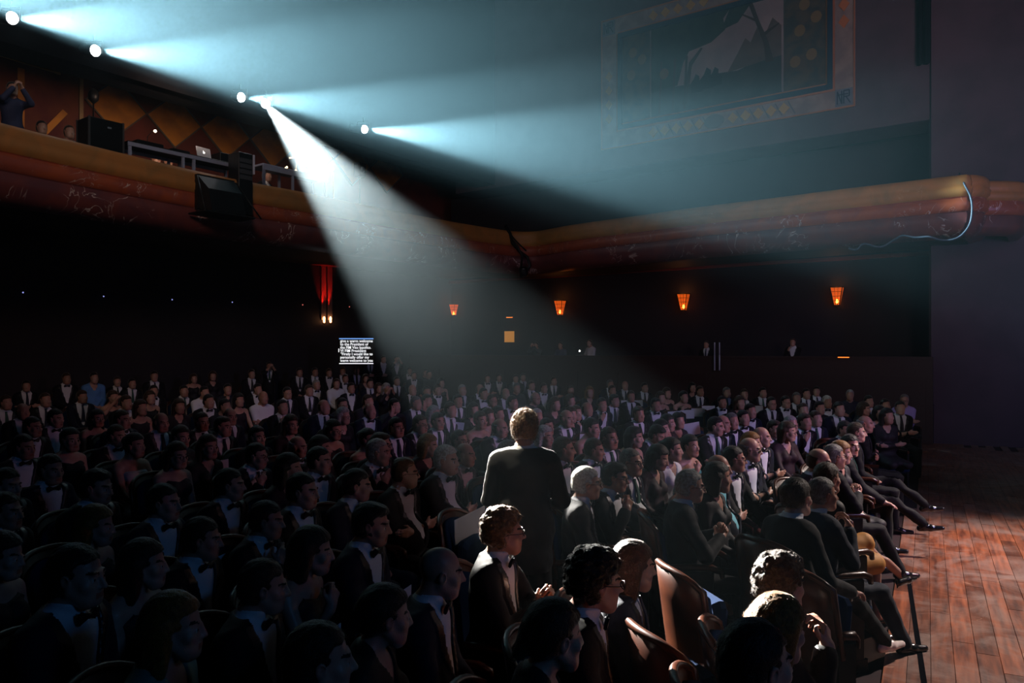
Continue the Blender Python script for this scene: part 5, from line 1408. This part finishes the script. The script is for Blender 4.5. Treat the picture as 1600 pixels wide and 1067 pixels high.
for k, (x, y) in enumerate(((506.5, 499.5), (516.5, 499.5))):
    q = bhit(x, y); e_ = empty('wall_sconce', q); tag(e_, ('left' if k == 0 else 'right')+' one of the two small warm bulbs under the red glow', 'lamp', 'small bulbs under the red glow')
    mb = MB(); mb.lathe([(.012, -.10), (.03, -.08), (.032, .06), (.012, .10)], n=10); mb.build('bulb', mat('warm_tube', (1, .6, .3), .4, emit=(1, .42, .16), es=9), e_)
    mb = MB(); mb.lathe([(.045, -.12), (.05, -.10), (.02, -.09)], n=10); mb.build('holder', M_METAL, e_)
# orange notice and little lamp above it, small ledge lamp at the right
q = colhit(796, wa, wb); z = H-(526-HY)*q.y/F
mb = MB(); mb.prism([(-.20, -.19), (.20, -.19), (.20, .19), (-.20, .19)], (q.x, q.y, z), -Vector((*LW_D, 0)), (0, 0, 1), nn, .015)
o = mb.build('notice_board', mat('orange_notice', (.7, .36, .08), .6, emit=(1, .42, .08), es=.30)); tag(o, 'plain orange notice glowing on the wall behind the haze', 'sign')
for (x, y, dd_, lb) in ((796, 495, q.y, 'tiny warm picture lamp above the orange notice'), (1318, 557, dwalk(1318, -.05), 'small orange lamp on the parapet top below the right wall lantern')):
    c = px(x, y, dd_); e_ = empty('picture_lamp', c, math.atan2(nn.y, nn.x)-math.pi/2); tag(e_, lb, 'lamp')
    mb = MB(); mb.rbox((0, 0, -.02), (.26, .03, .018), .006); mb.build('tube', mat('amber_tube', (1, .4, .1), .4, emit=(1, .22, .03), es=2.0), e_)
    mb = MB(); mb.rbox((0, 0, .005), (.30, .06, .03), .008); mb.build('hood', M_METAL, e_)
# two white rails by the parapet
for k, x in enumerate((1118.5, 1126)):
    d_ = dwalk(x, .0); c = px(x, 555, d_); mb = MB(); mb.tube([c+nn*.1, c+nn*.1+Vector((0, 0, .34))], .016, 8); mb.tube([c+nn*.1+Vector((0, 0, -.4)), c+nn*.1], .02, 8)
    o = mb.build('handrail_post', mat('white_enamel', (.55, .56, .75), .4)); tag(o, ('left' if k == 0 else 'right')+' one of two short white rail posts at the parapet', 'rail', 'white rail posts')
# operator's laptop in front of the white shirt
def laptop(c, face, label, w_=.34, glow=1.2, lid=(.55, .6, .7)):
    e_ = empty('laptop', c, face); tag(e_, label, 'laptop')
    mb = MB(); mb.rbox((0, 0, .01), (w_, .24, .018), .005); mb.build('keyboard_base', M_ALU, e_)
    Ml = Matrix.Rotation(R(-14), 3, 'X'); mb = MB(); mb.rbox(Ml @ Vector((0, 0, .12))+Vector((0, -.12, .015)), (w_, .010, .235), .004, Ml); lid_ = mb.build('lid', mat('laptop_lid', lid, .4, metal=.2), e_)
    # bitten-apple shaped light on the lid
    pts = []
    for k in range(28):
        a_ = 2*math.pi*k/28; r_ = .026*(1-.12*abs(math.sin(a_))**6-.0*k)
        x_, z_ = r_*math.cos(a_), r_*math.sin(a_)*1.0
        if abs(a_-0.25) < .38: x_ *= .62
        if abs(a_-math.pi/2) < .25: z_ *= .86
        pts.append((x_, z_))
    mb = MB(); o_ = Ml @ Vector((0, -.0062, .12))+Vector((0, -.12, .015)); ux_ = Vector((-1, 0, 0)); uz_ = Ml @ Vector((0, 0, 1)); un_ = Ml @ Vector((0, -1, 0))
    mb.prism(pts, o_, ux_, uz_, un_, .001); mb.prism([(0, .028), (.010, .034), (.014, .046), (.004, .040)], o_, ux_, uz_, un_, .001)
    mb.build('logo', mat('logo_light', (1, 1, 1), .4, emit=(1, .95, .85), es=glow), lid_); return e_
c = px(908, 553, dwalk(908, .10)); 
laptop(Vector((c.x, c.y, PAR_T)), math.atan2(nn.y, nn.x)+math.pi/2, 'small open laptop with a bright logo on the parapet by the white-shirted technician', .30, 6, (.02, .02, .025))
# ------------------------------------------------------------------ prompter screen with its text
sd_ = 21.6; c0, c1 = px(530, 568.5, sd_), px(583.5, 568.5, sd_); wl = c1.x-c0.x; hs_ = 40.5*sd_/F
e_ = empty('prompter_screen', (c0.x+wl/2, sd_, c0.z)); tag(e_, 'bright prompter screen showing white text at the back of the stalls', 'screen')
mb = MB(); mb.rbox((0, .03, hs_/2), (wl+.06, .05, hs_+.06), .01); mb.build('housing', M_METAL, e_)
mb = MB(); mb.prism([(-wl/2, 0), (wl/2, 0), (wl/2, hs_), (-wl/2, hs_)], (0, .003, 0), (1, 0, 0), (0, 0, 1), (0, -1, 0), .004); mb.build('display', M_SCREEN, e_)
M_TXT = mat('screen_text_light', (1, 1, 1), .5, emit=(.93, .97, 1.0), es=1.25); M_BAR = mat('screen_bar_light', (.2, .4, .8), .5, emit=(.16, .36, .85), es=1.0)
mb = MB(); mb.prism([(-wl/2, hs_-.035), (wl/2, hs_-.035), (wl/2, hs_-.005), (-wl/2, hs_-.005)], (0, -.002, 0), (1, 0, 0), (0, 0, 1), (0, -1, 0), .002); mb.build('title_bar', M_BAR, e_)
mb = MB(); mb.prism([(-wl/2, 0), (wl/2, 0), (wl/2, .022), (-wl/2, .022)], (0, -.002, 0), (1, 0, 0), (0, 0, 1), (0, -1, 0), .002); mb.build('bottom_bar', M_TXT, e_)
LN = ['give a warm welcome', 'to the President of', 'the FIM Vito Ippolito.', 'VI FIM President', '"Firstly I would like to', 'personally offer my', 'warm welcome to you']
for k, s_ in enumerate(LN):
    fc = bpy.data.curves.new('text_line', 'FONT'); fc.body = s_; fc.size = .122*sd_/24.4; fc.offset = .0010; fc.extrude = .001; fc.fill_mode = 'BOTH' if 0 else 'FRONT'
    o = bpy.data.objects.new('text_line', fc); COL.objects.link(o); bpy.context.view_layer.update()
    w0 = o.dimensions.x; tw = wl*[.95, .82, .90, .76, .93, .84, .95][k]; fc.materials.append(M_TXT)
    dg = bpy.context.evaluated_depsgraph_get(); me = bpy.data.meshes.new_from_object(o.evaluated_get(dg)); bpy.data.objects.remove(o)
    o = bpy.data.objects.new('text_line', me); COL.objects.link(o); o.parent = e_; o.rotation_euler = (math.pi/2, 0, 0); o.scale = (tw/w0, 1, 1); o.location = (-wl/2+.02+(.02 if k in (4,) else .01), -.004, hs_-(.135+k*.1035)*sd_/24.4)
mb = MB(); mb.prism([(-wl/2-.02, .33), (-wl/2, .33), (-wl/2, .43), (-wl/2-.02, .43)], (0, -.002, 0), (1, 0, 0), (0, 0, 1), (0, -1, 0), .004); mb.build('scroll_mark', M_TXT, e_)
mb = MB(); zf = fz(c0.x, sd_); mb.tube([(0, .05, -.02), (0, .05, zf-c0.z+.03)], .025, 8)
for k in range(3): a_ = k*2.094; mb.tube([(0, .05, zf-c0.z+.5), (.4*math.cos(a_), .05+.4*math.sin(a_), zf-c0.z+.012)], .012, 6)
mb.build('stand', M_METAL, e_)
# tiny downlights in the soffit at the left
for k, (x, y) in enumerate(((36, 458), (162, 464), (269, 469), (363, 473), (473, 477), (546, 480))):
    q = bhit(x, y, .12); e_ = empty('wall_downlight', q); tag(e_, ['leftmost', 'second from left', 'third from left', 'fourth from left', 'fifth from left, by the red glow', 'rightmost'][k]+' pinprick light on the dark back wall', 'lamp', 'pinprick lights on the back wall')
    mb = MB(); mb.lathe([(.012, 0), (.016, .01), (.012, .03)], n=8); mb.build('bulb', mat('pin_light', (.5, .5, 1), .4, emit=(.35, .40, 1.0) if k < 4 else (1, .2, .15), es=.9), e_)
    mb = MB(); mb.lathe([(.02, .03), (.035, .035), (.03, .07)], n=8); mb.build('housing', M_METAL, e_)
# ------------------------------------------------------------------ gallery desk, laptop, console, case
dir_g = Vector((.60, .80, 0)).normalized(); ng = Vector((dir_g.y, -dir_g.x, 0))
rzg = math.atan2(dir_g.y, dir_g.x)
dk = px(283, 246, 16.2); e_ = empty('gallery_desk', (dk.x, dk.y, GZ), rzg); tag(e_, 'long aluminium trestle desk on the gallery carrying the laptop', 'desk')
DT = dk.z-GZ+.02; DL = 2.55
mb = MB(); mb.rbox((0, 0, DT), (DL, .62, .03), .008); mb.build('table_top', M_METAL, e_)
mb = MB(); mb.box((0, -.31, DT-.045), (DL, .03, .075)); mb.box((0, .31, DT-.045), (DL, .03, .075)); mb.build('apron', mat('desk_aluminium', (.42, .45, .62), .45, metal=.3), e_)
for xx in (-DL/2+.05, -.12, .12, DL/2-.05):
    for yy in (-.28, .28): mb = MB(); mb.box((xx, yy, (DT-.03)/2), (.05, .05, DT-.03)); mb.build('leg', bpy.data.materials['desk_aluminium'], e_)
def dp(x_, y_, z_=.0): return Vector((dk.x, dk.y, GZ+DT+.015+z_))+dir_g*x_-ng*y_*-1*-1
lp_ = Vector((dk.x, dk.y, GZ+DT+.016))+dir_g*.42+ng*.05
laptop(lp_, rzg+.12, 'silver laptop with a glowing logo on the gallery desk', .36, 3.0)
# mixer strips, cable boxes on the desk
for k, (xx, w_, hh_, lb) in enumerate(((-.75, .55, .10, 'flat black mixer at the left end of the gallery desk'), (-.1, .40, .08, 'small black control box left of the gallery laptop'), (.95, .30, .22, 'black equipment box at the right end of the gallery desk'))):
    c = Vector((dk.x, dk.y, GZ+DT+.016))+dir_g*xx; e2 = empty('mixing_box', c, rzg); tag(e2, lb, 'audio equipment')
    mb = MB(); mb.rbox((0, 0, hh_/2), (w_, .36, hh_), .01); mb.build('case', M_METAL, e2)
    for j in range(6): mb = MB(); mb.lathe([(.010, 0), (.010, .015), (.006, .018)], c=(-w_/2+.05+j*(w_-.1)/5, .05, hh_), n=8); mb.build('knob', M_ALU, e2)
e2 = empty('desk_lamp', Vector((dk.x, dk.y, GZ+DT+.016))+dir_g*-.62+ng*-.2, rzg); tag(e2, 'small bright lamp on the mixer before the seated man', 'lamp')
mb = MB(); mb.tube([(0, 0, 0), (0, 0, .30), (.06, -.05, .40), (.12, -.08, .42)], .008, 6); mb.build('gooseneck', M_METAL, e2)
mb = MB(); mb.lathe([(.012, .0), (.035, .02), (.02, .05)], c=(.12, -.08, .40), n=8); mb.build('bulb', mat('warm_lamp', (1, .9, .7), .4, emit=(1, .85, .6), es=7), e2)
c = px(377, 250, 16.6); e2 = empty('rack_tower', (c.x, c.y, GZ), rzg); tag(e2, 'equipment rack with white side at the right of the gallery desk', 'audio equipment')
mb = MB(); mb.rbox((-.02, 0, (c.z-GZ+.12)/2), (.34, .4, c.z-GZ+.12), .01); mb.build('case', M_METAL, e2); mb = MB(); mb.rbox((.17, -.05, c.z-GZ-.10), (.03, .36, .42), .005); mb.build('white_panel', mat('white_panel', (.6, .62, .8), .5), e2)
for j in range(4): mb = MB(); mb.box((-.02, -.205, c.z-GZ-.05-j*.12), (.30, .012, .09)); mb.build('rack_unit', mat('rack_front', (.05, .05, .06), .4), e2)
c = px(157, 205, 14.9); e2 = empty('flight_case', (c.x, c.y, GZ), rzg); tag(e2, 'black road case with a raised lid left of the gallery desk', 'case')
mb = MB(); hh_ = c.z-GZ+.18; mb.rbox((0, 0, hh_/2), (.66, .5, hh_), .015); mb.build('body', M_METAL, e2)
for (xx, yy) in ((-.32, -.24), (.32, -.24), (-.32, .24), (.32, .24)): mb = MB(); mb.box((xx, yy, hh_/2), (.035, .035, hh_+.01)); mb.build('edge_trim', mat('dark_edge', (.05, .05, .055), .4), e2)
mb = MB(); mb.box((.05, -.255, hh_-.15), (.07, .02, .03)); mb.build('latch', M_ALU, e2)
c = px(146, 150, 16.2); e2 = empty('microphone_stand', (c.x, c.y, GZ)); tag(e2, 'dark round-headed stand in front of the leftmost orange diamond', 'stand')
mb = MB(); mb.tube([(0, 0, .0), (0, 0, c.z-GZ)], .018, 6); mb.build('pole', M_METAL, e2); mb = MB(); mb.lathe([(.02, -.16), (.10, -.08), (.11, .02), (.07, .12), (.01, .16)], c=(0, 0, c.z-GZ)); mb.build('head', M_METAL, e2); mb = MB(); mb.lathe([(.2, 0), (.2, .02), (.03, .04)]); mb.build('base', M_METAL, e2)
c = px(452, 274, 18.6); e2 = empty('piano_console', (c.x, c.y, GZ), rzg); tag(e2, 'console table with small gold lamps on the gallery at the edge of the white beam', 'console')
DT2 = c.z-GZ+.05
mb = MB(); mb.rbox((0, 0, DT2), (1.9, .6, .05), .01); mb.box((0, -.29, DT2-.07), (1.9, .03, .10)); mb.build('table_top', bpy.data.materials['desk_aluminium'], e2)
for xx in (-.9, -.1, .9):
    for yy in (-.26, .26): mb = MB(); mb.box((xx, yy, (DT2-.03)/2), (.05, .05, DT2-.03)); mb.build('leg', bpy.data.materials['desk_aluminium'], e2)
for k, (x, y, lb) in enumerate(((448, 262, 'lower gold lamp on the gallery console'), (462, 246, 'long bright gold lamp bar on the gallery console'), (470, 237, 'topmost gold lamp on the gallery console'), (462, 267, 'pinpoint lamp low on the gallery console'), (520, 265, 'single lamp point inside the white beam'))):
    cc = px(x, y, 18.6); zb = c.z+.075; e3 = empty('console_lamp', (cc.x, cc.y, zb)); tag(e3, lb, 'lamp', 'gold console lamps')
    if x == 520: zb = GZ; e3.location.z = GZ
    hh_ = cc.z-zb; mb = MB(); mb.tube([(0, 0, 0), (.02, 0, hh_*.6), (0, 0, hh_)], .012, 6); mb.lathe([(.07, 0), (.07, .012), (.02, .02)], n=10); mb.build('stem', M_GOLD, e3)
    mb = MB(); L_ = .30 if k == 1 else .05; mb.tube([(-L_/2, -.02, hh_-.02), (L_/2, -.02, hh_+.02)], .018 if k == 1 else .022, 8); mb.build('bulb', mat('gold_lamp', (1, .8, .4), .4, emit=(1, .74, .38), es=2.2 if k == 1 else 5), e3)
# speaker box seen before the second last diamond
c = px(562, 266, 21.5); e2 = empty('monitor_speaker', (c.x, c.y, GZ), rzg); tag(e2, 'small black loudspeaker on a pole before the second diamond from the right', 'speaker')
mb = MB(); mb.rbox((0, 0, c.z-GZ), (.26, .24, .40), .02); mb.build('cabinet', M_METAL, e2); mb = MB(); mb.tube([(0, 0, 0), (0, 0, c.z-GZ-.2)], .02, 8); mb.lathe([(.25, 0), (.25, .02), (.03, .04)]); mb.build('pole', M_METAL, e2)
mb = MB(); mb.lathe([(.02, 0), (.085, .004), (.09, .01)], c=(0, -.122, c.z-GZ), M=Matrix.Rotation(R(90), 3, 'X')); mb.build('cone', mat('cone_grey', (.12, .15, .17), .5), e2)
# ------------------------------------------------------------------ loudspeaker hung on the balcony front
bp = onz(338, 274, ZT); e2 = empty('hanging_loudspeaker', bp+Vector((.20, -.34, -.52)), rzg); tag(e2, 'black wedge loudspeaker hung on the balcony front below the gallery desk', 'speaker')
mb = MB(); mb.prism([(-.42, -.30), (.42, -.30), (.42, .42), (-.42, .42)], (0, .22, 0), (1, 0, 0), (0, 0, 1), (0, -1, 0), .10)
mb.add([(-.42, .12, -.28), (.42, .12, -.28), (.42, .12, .40), (-.42, .12, .40), (-.36, -.32, -.36), (.40, -.32, -.36), (.40, -.18, .10), (-.36, -.18, .10)], [(4, 5, 6, 7), (0, 4, 7, 3), (1, 2, 6, 5), (3, 7, 6, 2), (0, 1, 5, 4)]); mb.build('cabinet', M_METAL, e2)
mb = MB(); mb.rbox((0, -.10, -.40), (1.15, .62, .035), .01); mb.build('shelf', M_METAL, e2)
mb = MB(); mb.tube([(.44, .1, .38), (.78, -.30, -.38)], .016, 6); mb.tube([(-.44, .1, .38), (-.5, -.30, -.38)], .016, 6); mb.build('brace', M_METAL, e2)
# ------------------------------------------------------------------ fixture with cable loom hanging at the balcony corner
c = onz(806, 361.5, ZT)+Vector((0, -.18, 0)); e2 = empty('hanging_fixture', c); tag(e2, 'dark cable loom and lamp hanging at the balcony corner', 'stage light')
def lc(x, y, o_=0): return px(x, y, c.y-.05-o_)-c
mb = MB(); mb.tube([lc(790, 352), lc(797, 365), lc(801, 380), lc(812, 393), lc(824, 402), lc(828, 415), lc(820, 428), lc(812, 432)], .05, 8); mb.build('cable_loom', M_METAL, e2)
mb = MB(); mb.tube([lc(798, 372, .1), lc(808, 384, .12), lc(816, 400, .1), lc(814, 420, .1)], .035, 8); mb.tube([lc(792, 360), lc(806, 376, .1), lc(822, 392)], .025, 6); mb.build('strap', M_METAL, e2)
mb = MB(); mb.lathe([(.10, -.16), (.14, -.12), (.14, .10), (.09, .14), (.02, .16)], c=lc(818, 424)); mb.build('lamp_body', M_METAL, e2)
mb = MB(); mb.lathe([(.02, 0), (.04, .01), (.03, .03)], c=lc(818, 421, .15), n=8); mb.build('glint_knob', M_ALU, e2)
# ------------------------------------------------------------------ pale cable over the balcony end
def bc(x, y, d_): return px(x, y, d_)
e0 = path[4]
dq = onz(1500, 273, ZT).y
pts = [bc(1499, 271, dq+.1), bc(1507, 288, dq-.12), bc(1516, 306, dq-.18), bc(1519, 325, dq-.2), bc(1516, 348, dq-.18), bc(1505, 365, dq-.15), bc(1490, 374, dq-.1), bc(1470, 375, dq), bc(1452, 370, dq+.05), bc(1430, 371, dq+.2), bc(1410, 368, dq+.35), bc(1395, 376, dq+.5), bc(1375, 386, dq+.65), bc(1350, 381, dq+.8), bc(1338, 390, dq+.9), bc(1326, 388, dq+1.0)]
mb = MB(); mb.tube(catmull(pts, 5), .022, 6); o = mb.build('hanging_cable', M_CABLE); tag(o, 'pale cable looping over the rounded end of the side balcony', 'cable')
# ------------------------------------------------------------------ paper cards left on empty seats
cards = [(334, 735, 11, .30, 'blue-lit card on the seat right of the glasses woman at left', 'f'), (345, 873, 20, .20, 'purple card beside the man in profile with pale shirt', 'p'), (500, 1015, 25, .26, 'bright blue card on the seat rim at the bottom', 'f'), (617, 942, 22, .24, 'blue card left of the balding man', 'f'),
         (735, 818, 25, .30, 'large white card beside the curly sandy-haired man', 'f'), (921, 688, 0, .30, 'white card behind the brown-haired man right of the speaker', 'f'), (939, 680, 0, .22, 'narrow white card left of the heavy-set man', 'f'), (709, 667, -15, .28, 'folded white card left of the bare-shouldered woman', 'f'),
         (980, 630, 5, .26, 'leftmost card on the empty back seats at right', 'f'), (997, 628, 5, .22, 'second card from the left on the empty back seats', 'f'), (1054, 647, 8, .24, 'card on the empty seat above the long-haired women', 'f'), (1074, 646, 6, .26, 'third card from the right in the empty row', 'f'), (1091, 643, 4, .26, 'second card from the right in the empty row', 'f'),
         (1107, 639, 3, .26, 'rightmost card in the empty row', 'f'), (1080, 670, 20, .30, 'upright blue card in front of the empty row', 'f'), (1183, 638, 4, .24, 'card between two guests below the middle of the parapet', 'f'), (1305, 649, 25, .24, 'card beside the white-haired guest in the back rows', 'f')]
mcard = MB(); mcard.rbox((0, 0, .10), (.30, .006, .20), .002); me_card = mcard.mesh('seat_card'); me_card.materials.append(M_PAPER)
OCC = Pn.copy(); ES = []
for (x, y, tilt_, w_, lb, kd) in cards:
    d_ = 8.0
    for _ in range(10): d_ = (H-.93-fz((x-800)*d_/F, d_))*F/(y-HY)
    Xp = (x-800)*d_/F; fv = facing(np.array([Xp, d_])); fa = math.atan2(fv[1], fv[0]); zf = fz(Xp, d_)
    o = link('seat_card', me_card, (), None, (Xp, d_, H-(y-HY)*d_/F-.10)); o.rotation_euler = (R(-12), R(tilt_*.5), fa-math.pi/2); o.rotation_euler.z = fa-math.pi/2+R(-25); o.scale = (w_/.30,)*3
    tag(o, lb, 'paper card', 'paper cards on the seats')
    sp_ = np.array([Xp, d_])+fv*.16
    if x == 735: sp_ = np.array([Xp, d_])+fv*.10
    if len(ES) and min(np.linalg.norm(np.array(ES)-sp_, axis=1)) < .45: continue
    if np.min(np.linalg.norm(OCC-sp_, axis=1)) < .42: continue
    ES.append(sp_); s_ = seat((sp_[0], sp_[1], zf), fa, d_ > 10.5, True); tag(s_, 'empty theatre seat holding the '+lb.replace('left on ', ''), 'seat', 'theatre seats')
# bare empty seats in front
for (x, y, z, lb, fd) in ((1078, 905, .92, 'empty seat with a brown wooden back left of the curly brown-haired man', 14), (1262, 893, .95, 'empty seat with a wooden back right of the curly brown-haired man', 18), (1045, 985, .98, 'empty seat with a curved orange wooden rim behind the clasped hands', 20)):
    c = onz(x, y, z); s_ = seat((c.x+.15, c.y+.05, 0), R(fd), False, True)
    if x == 1262:
        for o_ in s_.children:
            if o_.name.startswith(('armrest', 'side_frame')): o_.scale = (1, .35, 1); o_.location.y = -.13
    tag(s_, lb, 'seat', 'theatre seats')
# handbag and tape on the boards
c = onz(1352, 1012, .12); e2 = empty('handbag', (c.x, c.y, .012), .6); tag(e2, 'black handbag with a loop handle on the floor by the white heels', 'bag')
mb = MB(); mb.rbox((0, 0, .13), (.34, .14, .25), .04); mb.build('body', mat('bag_leather', (.012, .012, .015), .3), e2); mb = MB(); mb.tube([(-.11, 0, .24), (-.09, 0, .36), (0, 0, .41), (.09, 0, .36), (.11, 0, .24)], .008, 6); mb.build('handle', M_METAL, e2)
a_, b_ = onz(1419, 900, .016), onz(1446, 1080, .016); t_ = (b_-a_).normalized(); mb = MB(); n_ = Vector((-t_.y, t_.x, 0))*.018; mb.add([a_-n_, a_+n_, b_+n_, b_-n_, a_-n_-Vector((0, 0, .003)), a_+n_-Vector((0, 0, .003)), b_+n_-Vector((0, 0, .003)), b_-n_-Vector((0, 0, .003))], [(0, 1, 2, 3), (7, 6, 5, 4), (0, 4, 5, 1), (1, 5, 6, 2), (2, 6, 7, 3), (3, 7, 4, 0)])
o = mb.build('floor_cable_cover', M_BLACKP); tag(o, 'thin black strip taped on the boards past the white shoes', 'cable')
# ------------------------------------------------------------------ haze filling the whole hall
# extra layers stop short of stage and camera, shaped so the beams fade there
for k, dn_ in enumerate((.0007, .0011, .0011, .0009)):
    m = bpy.data.materials.new('haze'); m.use_nodes = True; N = m.node_tree.nodes; N.clear()
    vs_ = N.new('ShaderNodeVolumeScatter'); vs_.inputs['Density'].default_value = dn_; vs_.inputs['Anisotropy'].default_value = .62; vs_.inputs['Color'].default_value = (.66, .88, 1, 1)
    ou = N.new('ShaderNodeOutputMaterial'); m.node_tree.links.new(vs_.outputs[0], ou.inputs['Volume'])
    mb = MB(); sh_ = (0, 0, 3.0, 6.0)[k]
    poly = [(-22, -6), (21, -6), (21, 34), (-22, 34)] if k == 0 else [(-21.9+k*.1, 5.6+k*.4), (-2.2-sh_*.9, 5.6+k*.4), (20, 23.5+sh_*.8), (20, 33.9-k*.1), (-21.9+k*.1, 33.9-k*.1)]
    mb.prism(poly, (0, 0, -.1+k*.01), (1, 0, 0), (0, 1, 0), (0, 0, 1), 14.0-k*.05); o = mb.build('haze', m); o['kind'] = 'stuff'
    o['label'] = ('thin stage haze filling the whole hall', 'stage haze thickening over the stalls', 'denser stage haze over the rear of the stalls', 'densest stage haze over the left side')[k]; o['category'] = 'haze'
print('TRIS', NT[0], 'OBJS', len(bpy.data.objects))
